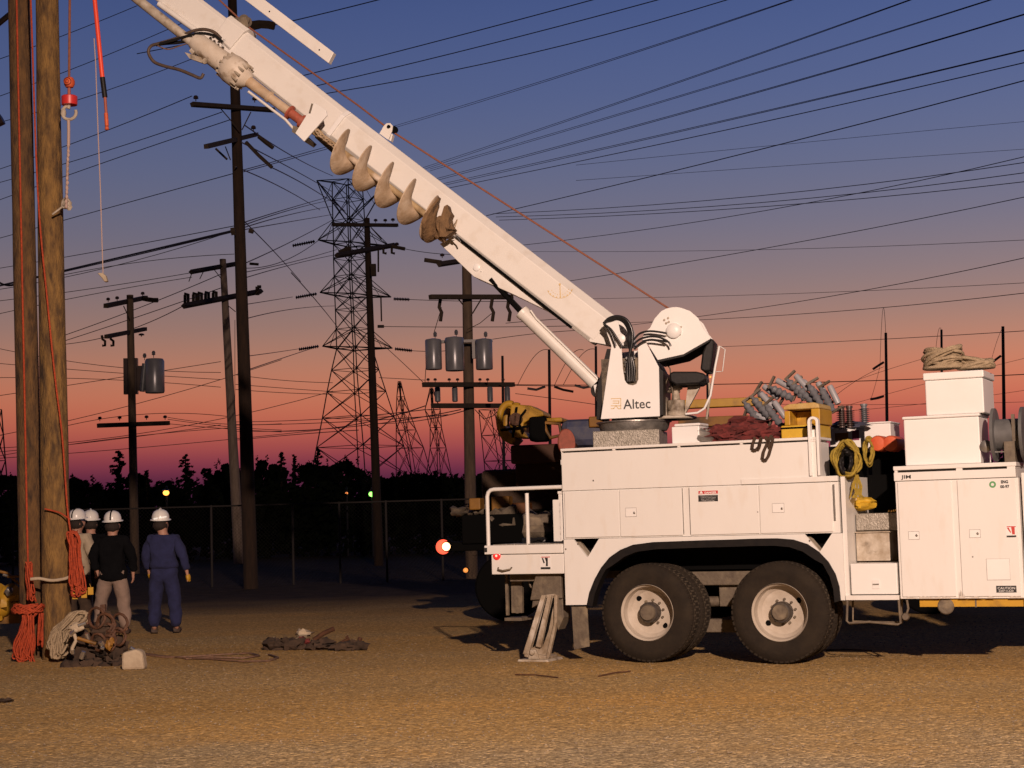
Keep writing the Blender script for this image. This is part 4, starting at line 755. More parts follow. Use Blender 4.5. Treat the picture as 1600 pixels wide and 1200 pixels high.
# far side boxes and rolls
a = T.at(1297, 700, 1.5); bq = T.at(1353, 664, 1.5); b = MB(); b.box((a.x, 1.5, a.z-.25), (bq.x, 1.9, bq.z)); fb_ = b.build('far_locker', M['white2'], TR, T.M, bevel=.01)
sticker(fb_, T, 1332, 672, 1342, 688, 1.498, mat('purple_label', (.20,.04,.09), .6), 'locker_label'); sticker(fb_, T, 1305, 676, 1325, 689, 1.498, M['ydull'], 'locker_label')
a = T.at(1351, 692, 1.3); bq = T.at(1391, 661, 1.3); b = MB(); b.box((a.x, 1.3, a.z-.1), (bq.x, 1.75, bq.z)); b.box((a.x-.01, 1.29, bq.z+.002), (bq.x+.01, 1.76, bq.z+.02)); tag(b.build('white_box', M['white2'], None, T.M, bevel=.008), 'white lidded box standing behind the dark bay, left of the stacked storage boxes', 'box')
for i, x in enumerate((1372, 1392)):
    cc = T.at(x, 693, .95); b = MB(); b.lathe([(.03, 0), (.075, .01), (.085, .04), (.085, .38), (.07, .42), (.03, .43)], (cc.x, .9, cc.z), (0, 1, 0), 20)
    tag(b.build('traffic_drum', M['redo'], None, T.M, smooth=50), ('orange red roll under the far white box, left one of two', 'orange red roll under the far white box, nearest the stacked storage boxes')[i], 'roll', 'orange red rolls in the dark bay')
# yellow rope hanging at the bay
b = MB(); loops(b, T, 1323, 718, 20, 30, .10, 12, .014, .25, 3); 
o = b.build('rope_coil', M['yrope'], None, T.M, smooth=70); tag(o, 'yellow green rope coil hung on the bay end beside the slotted post', 'rope')
b = MB(); loops(b, T, 1323, 722, 10, 22, .08, 5, .013, .3, 6); o = b.build('cable_coil', M['black'], None, T.M, smooth=70); tag(o, 'black cable coil hanging inside the yellow green rope', 'cable')
b = MB(); rr_ = random.Random(3)
for i in range(10):
    p = [T.at(1334+(x-.5)*22*w_+rr_.uniform(-1, 1), y, .12) for x, y, w_ in ((rr_.random(), 742, .15), (rr_.random(), 760, .8), (rr_.random(), 778, 1.3))]; p = [Vector((q_.x+.03, q_.y, q_.z)) for q_ in p]; b.tube(p, .009, 6)
tag(b.build('rope_net', M['yrope'], None, T.M), 'thin yellow rope strands hanging below the yellow green coil', 'rope')
b = MB(); cc = T.at(1344, 790, .5); b.blob(cc, (.16, .12, .055), .25, 2, 14); b.blob(cc+Vector((.03, 0, .04)), (.12, .1, .045), .3, 5, 14); tag(b.build('rope_bag', M['yelb'], None, T.M, smooth=60), 'bright yellow soft bag lying on the diamond plate toolbox', 'bag')
b = MB(); loops(b, T, 1357, 705, 7, 22, .9, 6, .013, .3, 9); tag(b.build('rope_coil', M['yrope'], None, T.M, smooth=70), 'narrow yellow rope hank hanging far back in the dark bay', 'rope')
# ------------------------------------------------------------------ the two new poles being held by the boom
def pole_mesh(pb, pt, rb, rt, seed=0, n=20, segs=40):
    b = MB(); vs = []; r_ = random.Random(seed)
    for i in range(segs+1):
        t_ = i/segs; c = pb.lerp(pt, t_); r = rb+(rt-rb)*t_
        for k in range(n):
            a = 2*math.pi*k/n; w = 1+.035*noise.noise(Vector((math.cos(a)*1.5, math.sin(a)*1.5, t_*14+seed*7)))
            vs.append(c+Vector((math.cos(a), math.sin(a), 0))*(r*w))
    fs = [(i*n+k, i*n+(k+1) % n, (i+1)*n+(k+1) % n, (i+1)*n+k) for i in range(segs) for k in range(n)]+[tuple(range(n-1, -1, -1)), tuple(segs*n+k for k in range(n))]
    return b.add(vs, fs)
ZP = 20.4; pm = ZP/F
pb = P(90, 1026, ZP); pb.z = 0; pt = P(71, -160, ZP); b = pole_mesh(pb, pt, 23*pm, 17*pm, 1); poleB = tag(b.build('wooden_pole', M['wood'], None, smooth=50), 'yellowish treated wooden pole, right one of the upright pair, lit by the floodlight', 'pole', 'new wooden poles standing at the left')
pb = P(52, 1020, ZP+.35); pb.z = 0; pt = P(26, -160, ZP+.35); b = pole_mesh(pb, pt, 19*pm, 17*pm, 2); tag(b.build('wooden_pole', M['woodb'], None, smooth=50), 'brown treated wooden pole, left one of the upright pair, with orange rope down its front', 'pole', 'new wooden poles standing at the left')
def rope(name, pts, d, r, m, lab, cat='rope', group=None, nn=8):
    P_ = [P(x, y, d if not isinstance(d, (list, tuple)) else d[i]) for i, (x, y) in enumerate(pts)]; out = []
    for i in range(len(P_)-1):
        p0 = P_[max(i-1, 0)]; p1 = P_[i]; p2 = P_[i+1]; p3 = P_[min(i+2, len(P_)-1)]
        for k in range(5):
            t_ = k/5; out.append(.5*((2*p1)+(p2-p0)*t_+(2*p0-5*p1+4*p2-p3)*t_*t_+(3*p1-p0-3*p2+p3)*t_**3))
    out.append(P_[-1]); b = MB(); b.tube(out, r, nn); return tag(b.build(name, m, None, smooth=70), lab, cat, group)
G = 'orange hand lines down the wooden poles'
rope('hand_line', [(24,-160),(26,0),(32,300),(38,600),(43,850),(46,950)], ZP+.16, .013, M['orange'], 'orange rope running straight down the left wooden pole', group=G)
rope('hand_line', [(40,-160),(48,0),(59,300),(74,470),(86,590),(97,680),(105,790),(110,830)], ZP-.24, .012, M['orange'], 'orange rope slanting down across the right wooden pole', group=G)
rope('hand_line', [(70,795),(82,798),(95,802),(110,812)], ZP-.24, .010, M['orange'], 'short orange rope end wrapped across the right wooden pole at helmet height', group=G)
def hank(name, pxs, d, n, r, m, lab, seed, cat='rope', group=None):
    """hanging hank: outline rows (y, xl, xr)"""
    rr = random.Random(seed); b = MB(); ys_ = [q[0] for q in pxs]
    def xat(y, t_):
        for i in range(len(pxs)-1):
            if pxs[i][0] <= y <= pxs[i+1][0]:
                k = (y-pxs[i][0])/(pxs[i+1][0]-pxs[i][0]); return (pxs[i][1]+(pxs[i+1][1]-pxs[i][1])*k)*(1-t_)+(pxs[i][2]+(pxs[i+1][2]-pxs[i][2])*k)*t_
        return (pxs[-1][1]+pxs[-1][2])/2
    for i in range(n):
        t1, t2 = rr.random(), rr.random(); ye = ys_[-1]-(ys_[-1]-ys_[0])*.22*rr.random()**1.5; y0 = ys_[0]+(ys_[-1]-ys_[0])*.06*rr.random(); pts = []; dd = d+rr.uniform(-.10, .10); wa, wb = rr.uniform(1.5, 4), rr.random()*6
        for k in range(22):
            th = 2*math.pi*k/22; y = (y0+ye)/2-math.cos(th)*(ye-y0)/2; sn = math.copysign(abs(math.sin(th))**.45, math.sin(th)); t_ = (t1+t2)/2+(t1-t2)/2*sn+.10*math.sin(wa*th+wb)
            pts.append(P(xat(y, t_), y, dd+.02*math.sin(th+wb)))
        b.tube(pts, r, 6, closed=True)
    return tag(b.build(name, m, None, smooth=70), lab, cat, group)
G = 'orange rope hanks tied to the poles'
hank('rope_hank', [(828,105,124),(842,104,127),(856,109,124),(880,110,127),(905,109,132),(933,107,138)], ZP-.32, 20, .0105, M['orange'], 'bright orange rope hank hanging on the right side of the right pole', 1, group=G)
hank('rope_hank', [(878,40,50),(900,41,50),(940,43,56)], ZP-.05, 10, .010, M['orange'], 'thin orange rope strands tied on the left pole at waist height', 2, group=G)
hank('rope_hank', [(956,36,60),(966,37,54),(985,31,52),(1005,24,53),(1025,21,55),(1040,26,56)], ZP-.2, 22, .011, M['orange'], 'large orange rope hank knotted low on the left pole and touching the ground', 3, group=G)
hank('rope_hank', [(955,60,68),(985,60,69),(1012,56,68)], ZP-.12, 5, .010, M['orange'], 'small orange rope loop hanging beside the large low hank', 4, group=G)

kn = MB(); rr_ = random.Random(31)
for i_ in range(9):
    c0 = P(45+rr_.uniform(-4, 4), 951, ZP-.22); R_ = .15+.04*rr_.random(); kn.tube([c0+Vector((R_*math.cos(q*.48), -.10*math.sin(q*.48), .045*math.sin(q*.96+i_)+.05*rr_.uniform(-.3, .3))) for q in range(13)], .012, 6, closed=True)
tag(kn.build('rope_knot', M['orange'], None, smooth=70), 'orange rope wound round the left pole above the large low hank', 'rope', G)
rope('strap', [(48,905),(62,904),(80,907),(98,905),(110,901)], ZP-.25, .020, M['ccanvas'], 'pale strap tied around both wooden poles at waist height', 'strap')
# load line, hook block and chain
HB = thing('hook_block', 'load line with orange ball, red swivel block and open hook, hanging beside the right pole', 'hook', Matrix.Translation(P(108, 188, ZP-.45)))
D = ZP-.45; k_ = D/F
def BM(name, mb, m, par, sm=40, **kw): return mb.build(name, m, par, I4, smooth=sm, **kw)
b = MB(); b.tube([P(110.5,-150,D), P(109,0,D), P(108,120,D)], 2.1*k_, 8); BM('load_line', b, M['winch'], HB)
b = MB(); b.lathe([(.01, -.07), (.045, -.06), (.065, -.02), (.065, .02), (.045, .06), (.01, .07)], P(108.5,129,D), (0,0,1), 20); BM('ball', b, M['redo'], HB)
b = MB(); b.cyl(P(108,137,D), P(108,150,D), .02); b.lathe([(.045, -.03), (.045, .03), (.02, .03), (.02, -.03)], P(107.5,129,D)-Vector((0,.05,0)), (0,1,0), 16, caps=False); BM('swivel_shank', b, M['rust'], HB)
b = MB(); b.lathe([(.03, -.065), (.092, -.06), (.096, -.04), (.096, .045), (.08, .055), (.03, .06)], P(108.5,156.5,D), (0,0,1), 28); BM('block', b, M['red'], HB)
b = MB(); hc = P(108,176,D); b.tube([hc+Vector((.085*math.cos(a), 0, .085*math.sin(a))) for a in [math.radians(100+q*14) for q in range(21)]], .020, 8); b.cyl(P(108,163,D), P(107,170,D), .02); b.blob(hc+Vector((-.07, 0, 0)), (.035,.03,.06), .1, 1); BM('hook', b, M['dirty'], HB)
CHN = MB(); pts = [P(107,188,D), P(107.3,205,D), P(107,228,D), P(105,260,D), P(104,300,D), P(103.5,322,D-.02)]
CHN.tube(pts[:3], .020, 8); CHN.tube(pts[2:], .013, 8)
for k in range(14): q_ = pts[2].lerp(pts[5], k/13); CHN.blob(q_, (.02,.02,.035), .1, k, 6)
tag(CHN.build('load_chain', M['pale'], None, smooth=60), 'pale sling chain hanging from the hook down to the right wooden pole', 'chain')
b = MB(); c0 = P(103, 318, ZP-.30); b.tube([c0+Vector((.05*math.cos(q*.6), -.03*math.sin(q), .06*math.sin(q*.6))) for q in range(12)], .018, 6, closed=True); rr_ = random.Random(2)
for q in range(5): b.blob(c0+Vector((.06*rr_.random(), -.05, -.07*rr_.random())), (.03,.02,.03), .4, q, 8)
b.tube([c0, P(95,325,ZP-.30), P(82,335,ZP-.28)], .012, 6); tag(b.build('shackle', M['dirty'], None, smooth=50), 'small shackle fixing the sling to the right wooden pole', 'shackle')
# fibreglass stick and thin tag line
ST = thing('hot_stick', 'orange red lineman stick with black grips hanging down beside the poles', 'stick', Matrix.Translation(P(168,204,ZP-.9))); D2 = ZP-.9; k2 = D2/F
b = MB(); b.tube([P(137,-120,D2), P(148,0,D2), P(160,122,D2)], 3.6*k2, 12); BM('stick_tube', b, mat('stick_orange', (.75,.07,.03), .35), ST)
b = MB(); b.tube([P(160,121,D2), P(164,152,D2)], 4.1*k2, 12); BM('grip', b, M['black'], ST)
b = MB(); b.tube([P(164,152,D2), P(166,178,D2)], 2.4*k2, 10); BM('stick_rod', b, M['rust'], ST)
b = MB(); b.tube([P(165.6,177,D2), P(167,197,D2)], 3.2*k2, 10); b.lathe([(.02,0),(.026,.01),(.02,.04)], P(167,203,D2), (0,0,1), 12); BM('stick_tip', b, M['redo'], ST)
TL = thing('tag_line', 'thin pale line hanging down with a light weight at its end', 'line', Matrix.Translation(P(161,440,D2)))
b = MB(); b.tube([P(147,60,D2), P(149.5,100,D2), P(153,200,D2), P(157,300,D2), P(160,400,D2), P(161,428,D2)], .9*k2, 6); BM('line', b, M['pale'], TL)
b = MB(); b.prism([(q.x, q.z) for q in (P(153,427,D2), P(161,427,D2), P(166,431,D2), P(169,440,D2), P(164,441,D2), P(160,435,D2))], D2-.04, D2+.04); BM('weight', b, M['ccanvas'], TL, bevel=.01)
# tan rope coil, climbing gear, bag at the pole foot
def GP(px, py, up=0):      # point on the ground seen at px, py
    r = ray(px, py); t_ = -CH/r.z; p = EYE+r*t_; return p+Vector((0, 0, up))
hank('rope_coil', [(955,112,144),(968,98,140),(985,82,112),(1005,74,108),(1030,78,104)], ZP-.5, 26, .015, M['tan'], 'pale tan rope coil leaning on the foot of the right pole', 5)
GB = thing('tool_belts', 'heap of lineman tool belts and leather climbing gear with bright buckles at the pole foot', 'tool belt', Matrix.Translation(GP(155, 1050)))
D3 = ZP-.9; b = MB(); rr_ = random.Random(6)
for i in range(16):
    x = 112+78*rr_.random(); y = 965+70*rr_.random()+abs(x-150)*.15; b.blob(P(x, y, D3-.1*rr_.random()), (.10+.05*rr_.random(), .09, .07+.07*rr_.random()), .5, i, 10, 2.6)
for i in range(6): x = 108+i*15; b.blob(P(x, 1035+10*rr_.random(), D3-.2), (.10, .12, .07), .5, i+20, 10)
BM('belt_heap', b, M['dcanvas'], GB, 60)
b = MB()
for i in range(9):
    x = 150+40*rr_.random(); y = 958+60*rr_.random(); c0 = P(x, y, D3-.15); R_ = .07+.05*rr_.random(); b.tube([c0+Vector((R_*math.cos(q*.5), -.04*math.sin(q*.7), R_*1.2*math.sin(q*.5))) for q in range(13)], .018, 6, closed=True)
b.prism([(q.x, q.z) for q in (P(157,945,D3), P(165,944,D3), P(166,975,D3), P(156,975,D3))], D3-.03, D3+.03); BM('leather_straps', b, M['leather'], GB, 60)
for x, y, dx, dy in ((135,990,3,10),(131,1018,-4,11),(157,1003,3,5),(118,985,-6,6),(122,978,12,-4),(113,1015,1,6),(157,1012,5,1),(203,1012,6,4)): b = MB(); b.tube([P(x,y,D3-.32), P(x+dx,y+dy,D3-.30)], .018+.012*rr_.random(), 8); BM('buckle', b, M['silver'], GB)
b = MB(); b.tube([P(121,997,D3-.34), P(150,1006,D3-.34)], .020, 8); b.blob(P(170,1008,D3-.3), (.04,.03,.06), .3, 2); b.blob(P(175,1003,D3-.3), (.03,.03,.05), .3, 4); BM('tool_handle', b, M['ydull'], GB); 
b = MB(); b.tube([P(x, y, D3-.3) for x, y in ((114,985),(119,1000),(113,1012),(112,1020))], .022, 8); b.blob(P(120, 980, D3-.28), (.09,.05,.05), .4, 7); BM('pale_strap', b, M['ccanvas'], GB, 60)
b = MB(); c0 = GP(207, 1047); b.prism([(c0.x-.125, 0), (c0.x+.135, 0), (c0.x+.11, .19), (c0.x+.04, .23), (c0.x-.12, .19)], c0.y, c0.y+.18); tag(b.build('tool_bag', M['ccanvas'], None, bevel=.03), 'cream canvas tool bag standing right of the climbing gear', 'bag')
for d_, nm, lab in (([(205,1015),(222,1022),(250,1026),(290,1030),(330,1031),(380,1035),(420,1034),(435,1029),(420,1024)], .012, 'long dark hose end looping back over the gravel toward the brown canvas pile'), ([(222,1024),(260,1029),(300,1027),(350,1024),(390,1022),(405,1026),(380,1030),(330,1028),(290,1031)], .012, 'dark hose lying in a narrow coil on the gravel')):
    P_ = [GP(x, y, .012) for x, y in d_]; b = MB(); b.tube(P_, nm, 6); tag(b.build('ground_hose', M['hose2'], None, smooth=70), lab, 'hose', 'dark hoses on the gravel')
GC = thing('gear_pile', 'low pile of brown and cream canvas gear dropped on the gravel', 'gear pile', Matrix.Translation(GP(487, 1018)))
b = MB(); rr_ = random.Random(14)
for i in range(13): x = 412+150*rr_.random(); c0 = GP(x, 1016, .0); b.blob(c0+Vector((0, .1*rr_.random(), .04+.06*rr_.random()*(1-abs(x-480)/110))), (.13, .10, .05+.03*rr_.random()), .55, i, 12, 2.5)
BM('dark_canvas', b, M['dcanvas'], GC, 60)
b = MB()
for x, y, s_ in ((440,1012,1), (485,1011,1.1), (474,990,.8), (462,1004,.7)): b.blob(P(x, y, 21.3), (.13*s_, .09, .065*s_), .45, x, 12, 2)
BM('cream_canvas', b, M['ccanvas'], GC, 60)
b = MB()
for x, y in ((465,1003),(472,999),(460,1008),(480,1002)): b.blob(P(x, y, 21.15), (.05,.05,.035), .4, x, 8)
BM('red_rags', b, M['redcl'], GC, 60)
for pl_, r_ in (([(490,1000),(505,990),(522,982)], .032), ([(560,1006),(563,996)], .03), ([(530,1006),(545,998),(541,994)], .025)): b = MB(); b.tube([P(x, y, 21.2) for x, y in pl_], r_, 6); BM('leather_strap', b, M['leather'], GC, 60)
b = MB(); c0 = GP(8, 1097, .0); b.blob(c0+Vector((0,0,.015)), (.07,.06,.02), .4, 2); tag(b.build('debris', M['dcanvas'], None, smooth=60), 'small dark scrap on the gravel at the lower left', 'debris')
G = 'thin sticks on the gravel before the outrigger'
for i, (x0, y0, x1, y1, l_) in enumerate(((805,1055,872,1060,'thin twig lying just in front of the outrigger foot'), (935,1058,985,1050,'thin twig lying right of the outrigger foot, in front of the rear wheels'), (1290,1017,1362,1018,'thin pale stick lying beside the front rear-axle wheel in the truck shadow'))):
    b = MB(); b.tube([GP(x0, y0, .008), GP((x0+x1)/2, (y0+y1)/2-1, .012), GP(x1, y1, .008)], .007, 5); tag(b.build('twig', M['leather'], None), l_, 'twig', G)
# yellow machine at the left edge
YM = thing('yellow_tamper', 'yellow site machine with bright metal handles, cut by the left edge of the photo', 'machine', Matrix.Translation(GP(5, 975)))
D4 = 24.5; b = MB(); b.blob(P(8,935,D4), (.22,.2,.20), .3, 2, 16); b.blob(P(3,950,D4), (.16,.2,.16), .3, 5, 16); BM('engine_housing', b, M['yellow'], YM, 50)
b = MB(); b.tube([P(0,893,D4), P(12,896,D4), P(22,905,D4), P(30,912,D4)], .022, 8); b.tube([P(12,901,D4-.2), P(38,900,D4-.2)], .02, 8); BM('handle', b, M['ydull'], YM)
b = MB(); b.blob(P(14,924,D4-.25), (.06,.05,.06), .3, 7); b.tube([P(5,898,D4-.2), P(12,900,D4-.2)], .02, 8); BM('bright_cap', b, M['steel'], YM)
b = MB(); b.blob(P(28,935,D4+.2), (.20,.2,.14), .5, 9); b.box(tuple(P(-8,975,D4)+Vector((0,0,0))), tuple(P(36,955,D4)+Vector((0,.4,0)))); BM('base_plate', b, M['ydull'], YM, 50)
G = 'yellow tags under the orange hank'
for i, (x, y, l_) in enumerate(((118,931,'yellow tag at the left under the orange hank'), (132,929,'yellow tag in the middle under the orange hank'), (142,924,'yellow tag at the right under the orange hank'))):
    b = MB(); c0 = P(x, y, ZP-.3); b.box((c0.x-.035, c0.y-.012, c0.z-.04), (c0.x+.03, c0.y+.012, c0.z+.05)); b.tube([c0+Vector((0,0,.05)), P(x-2, y-12, ZP-.3)], .004, 5); tag(b.build('yellow_tag', M['yellow'], None, bevel=.008), l_, 'tag', G)
# ------------------------------------------------------------------ utility poles
def arm_(par, x0, y0, x1, y1, d, th=7, dd=0, name='crossarm', m=None):
    """timber crossarm between two photo points; dd: depth change left to right"""
    a = P(x0, y0, d-dd/2); c = P(x1, y1, d+dd/2); ax = (c-a).normalized(); k = d/F; upv_ = ax.cross(Vector((0, 1, 0))).normalized(); sd = ax.cross(upv_); h = th*k/2
    vs = [p+upv_*(s1_*h)+sd*(s2_*h) for p in (a, c) for s1_, s2_ in ((-1,-1),(1,-1),(1,1),(-1,1))]
    b = MB().add(vs, [(0,1,2,3),(7,6,5,4),(0,4,5,1),(1,5,6,2),(2,6,7,3),(3,7,4,0)]); return b.build(name, m or M['arm'], par)
def pin(par, x, y, d, h=9, w=3.5, m=None, up=1):
    k = d/F; c = P(x, y, d); hh = h*k; ww = w*k
    b = MB(); b.lathe([(ww*.18, 0), (ww*.18, hh*.35), (ww, hh*.45), (ww*.7, hh*.6), (ww, hh*.7), (ww*.5, hh)], c, (0, 0, up), 8); return b.build('insulator', m or M['porc'], par, smooth=50)
def brace(par, pts, d, r=.02, name='brace', m=None): b = MB(); b.tube([P(x, y, d) for x, y in pts], r, 5); return b.build(name, m or M['arm'], par)
def upole(lab, xt, yt, xb, d, rt, rb, m, zb=0):
    base = P(xb, 880, d); base.z = 0; yb = 807+CH*F/d; base = P(xb, yb, d); base.z = 0
    r = thing('utility_pole', lab, 'utility pole', Matrix.Translation(base)); top = P(xt, yt, d); k = d/F
    pole_mesh(base, top, rb*k, rt*k, int(xt), 14, 24).build('pole_shaft', m, r, smooth=50); return r
p1 = upole('weathered wooden pole with grey transformer and long low arm, behind the workers', 203, 461, 211, 60, 5.4, 7.3, M['woodg'])
arm_(p1, 165,478,228,465, 60, 6.5, 6); arm_(p1, 166,526,227,514, 59.6, 6, 6); arm_(p1, 153,665,264,661, 59.6, 6.5, 2)
for x, y in ((169,472),(183,470),(223,463),(156,658),(187,657),(229,656),(258,656)): pin(p1, x, y, 59.4, 7)
for x in (160, 173): brace(p1, [(x-1,524),(x,530),(x+4,533),(x+4,540),(x,540)], 59.4, .05, 'cutout')
brace(p1, [(193,478),(203,500)], 59.6); brace(p1, [(222,466),(232,468),(240,469),(247,469)], 60, .09, 'strain_insulator')
b = MB(); k = 60/F
c0 = P(242, 615, 59.3); b.lathe([(.05,0),(14*k,.02),(15*k,.08),(15*k,50*k),(13*k,54*k),(.05,55*k)], c0, (0,0,1), 20); tf = b.build('transformer', M['trafo'], p1, smooth=40)
for x, y in ((226,560),(240,556)): pin(tf, x, y+3, 59.3, 11, 3.2, M['porcg'])
b = MB(); b.box(tuple(P(193,616,60.3)), tuple(P(216,560,60.5))); b.box(tuple(P(214,610,59.8)), tuple(P(228,572,60.0))); b.build('mounting_frame', M['porc'], p1)
b = MB(); b.cyl(P(222,612,59.2), P(226,568,59.2), 4*k, n=10); b.build('arrester', M['porcg'], p1, smooth=40)
pin(p1, 221, 526, 59.6, 5, 5)
p2 = upole('pale grey wooden pole with fuse cutouts, just left of the tall dark pole', 348, 405, 374, 72, 5.0, 9.0, M['woodp'])
arm_(p2, 298,425,376,411, 71.5, 5.5, 5); arm_(p2, 287,478,408,455, 71.5, 6.5, 8)
for i, x in enumerate((291, 304, 312, 323, 335)):
    brace(p2, [(x-3,459-i*.8),(x+3,460-i*.8),(x+3,478-i*2),(x-2,480-i*2),(x-2,461-i*.8)], 71.2, .07, 'cutout'); 
brace(p2, [(402,448),(408,448)], 71.2, .07, 'cutout'); brace(p2, [(402,448),(402,461)], 71.2, .10, 'cutout')
brace(p2, [(300,426),(295,440)], 71.5); brace(p2, [(318,424),(312,436)], 71.5); brace(p2, [(332,418),(346,436)], 71.5); brace(p2, [(390,412),(404,413)], 71.5, .06); brace(p2, [(357,478),(368,487)], 71.5)
brace(p2, [(367,500),(367,640)], 71.4, .012, 'ground_wire')
p3 = upole('tall dark creosoted pole rising past the top of the photo, with two crossed arms', 361, -60, 392, 42, 7.0, 11.5, M['woodd'])
arm_(p3, 300,163,428,172, 41.6, 6.5, 3); arm_(p3, 322,229,401,210, 41.6, 6.5, 8)
for x, y in ((306,158),(398,160),(396,205)): pin(p3, x, y, 41.6, 9, 4.5)
brace(p3, [(337,232),(355,249)], 41.6, .03); brace(p3, [(352,229),(360,250)], 41.6, .015); brace(p3, [(345,170),(375,205)], 41.6, .015); brace(p3, [(392,175),(378,203)], 41.6, .015)
brace(p3, [(404,213),(416,223),(427,231)], 41.5, .055, 'strain_insulator'); brace(p3, [(384,222),(404,243),(425,262)], 41.5, .05, 'strain_insulator')
brace(p3, [(361,362),(368,361)], 41.4, .10, 'clamp'); brace(p3, [(389,360),(396,362)], 41.4, .06, 'clamp'); brace(p3, [(391,40),(405,38),(420,39),(429,41)], 41.6, .11, 'strain_insulator'); brace(p3, [(366,44),(392,40)], 41.6, .03)
p4 = upole('black pole standing in front of the lattice tower, with stacked crossarms', 573, 341, 592, 62, 4.6, 7.5, M['woodd'])
arm_(p4, 520,351,621,352, 61.6, 5, 2); arm_(p4, 526,399,616,383, 61.6, 6, 6)
for x, y in ((587,348),(602,348),(614,347)): pin(p4, x, y, 61.6, 6)
brace(p4, [(530,396),(548,388)], 61.6, .12, 'strain_insulator'); brace(p4, [(612,385),(633,389)], 61.6, .07, 'strain_insulator'); pin(p4, 620, 386, 61.6, 7, 4)
for x in (599, 612): brace(p4, [(x,388),(x,395),(x+5,396)], 61.6, .05, 'cutout')
brace(p4, [(591,390),(591,425)], 61.6, .035, 'arrester'); brace(p4, [(595,462),(596,502)], 61.6, .03, 'arrester'); b = MB(); b.box(tuple(P(580,432,61.4)), tuple(P(587,412,61.2))); b.build('junction_box', M['arm'], p4)
brace(p4, [(580,356),(596,374)], 61.6); brace(p4, [(568,356),(556,372)], 61.6); brace(p4, [(590,510),(600,510)], 61.5, .06, 'clamp')
p5 = upole('brown pole with a bank of grey transformers and double low arms, behind the truck rear', 729, 409, 737, 45, 7.4, 9.6, M['woodg'])
arm_(p5, 686,413,745,404, 44.6, 6.5, 3); arm_(p5, 672,464,800,464, 44.6, 7, 2)
arm_(p5, 662,601,802,601, 44.6, 7, 3); arm_(p5, 676,634,802,634, 44.8, 7, 3)
brace(p5, [(663,406),(676,408),(690,410)], 44.6, .06, 'strain_insulator'); pin(p5, 691, 403, 44.6, 7, 4)
for x in (688, 769, 795): brace(p5, [(x,467),(x-2,480),(x+2,488),(x,502)], 44.5, .05, 'cutout')
brace(p5, [(716,467),(724,477)], 44.6); brace(p5, [(752,467),(738,490)], 44.6)
k = 44/F
for x, y1, y0, w in ((678,578,530,13),(711,580,527,15),(757,578,530,13.5)):
    b = MB(); h_ = (y1-y0)*k; b.lathe([(.05,0),(w*k*.95,.01),(w*k,.05),(w*k,h_*.96),(w*k*.92,h_),(.05,h_+.03)], P(x, y1, 44.0), (0,0,1), 20); tf = b.build('transformer', M['trafo'], p5, smooth=40)
    pin(tf, x+2, y0+1, 44, 13, 3.2, M['porcg'])
b = MB(); b.box(tuple(P(688,536,44.2)), tuple(P(770,530,44.3))); b.box(tuple(P(738,560,44.1)), tuple(P(748,532,44.2))); b.build('mounting_frame', M['porc'], p5)
for x in (684, 711, 766, 793): b = MB(); b.lathe([(.05,0),(4.5*k,.02),(4.5*k,22*k),(.05,24*k)], P(x, 628, 44.3), (0,0,1), 10); b.build('arrester', M['porcg'], p5, smooth=40)
for x in (669, 680, 702, 715, 750, 762, 786): pin(p5, x, 597, 44.4, 6, 3)
brace(p5, [(666,565),(664,597)], 44.3, .01, 'jumper'); brace(p5, [(690,480),(678,520)], 44.3, .01, 'jumper'); brace(p5, [(768,490),(750,505),(730,515)], 44.3, .01, 'jumper'); brace(p5, [(742,640),(756,655),(770,650),(780,640)], 44.3, .012, 'jumper')
# slim steel poles of the switchyard
def spole(lab, x, yt, xb, d, r=2.2, ins=()):
    base = P(xb, 807+CH*F/d, d); base.z = 0; k = d/F
    o = thing('steel_pole', lab, 'steel pole', Matrix.Translation(base), 'slim switchyard poles'); b = MB(); b.cyl(base, P(x, yt, d), r*k*1.25, r*k*.9, 10); b.build('pole_shaft', M['lattice'], o, smooth=50)
    for pts in ins: brace(o, pts, d-.2, 2.0*k, 'strain_insulator', M['porc'])
    return o
spole('slim black pole just right of the brown transformer pole', 785, 556, 789, 80)
spole('slim black pole with two drooping insulators left of the lift cylinder', 858, 546, 861, 80, 2.4, [((852,604),(838,609),(824,607)), ((866,604),(880,609),(896,612))])
spole('slim black pole directly behind the lift cylinder foot', 931, 541, 933, 80, 2.2, [((926,603),(912,606),(898,602))])
spole('slim black pole between the yellow beam and the stacked boxes, with two insulators', 1384, 520, 1389, 80, 2.4, [((1381,566),(1373,571),(1364,577)), ((1381,619),(1372,622),(1360,624))])
spole('slim black pole rising behind the tan rope coils', 1471, 515, 1474, 80, 2.0)
spole('slim black pole at the right edge of the photo with one insulator', 1567, 510, 1572, 80, 2.6, [((1564,556),(1556,562),(1548,568))])
spole('slim black pole at the operator seat, half hidden by it', 1105, 560, 1108, 78, 2.0)
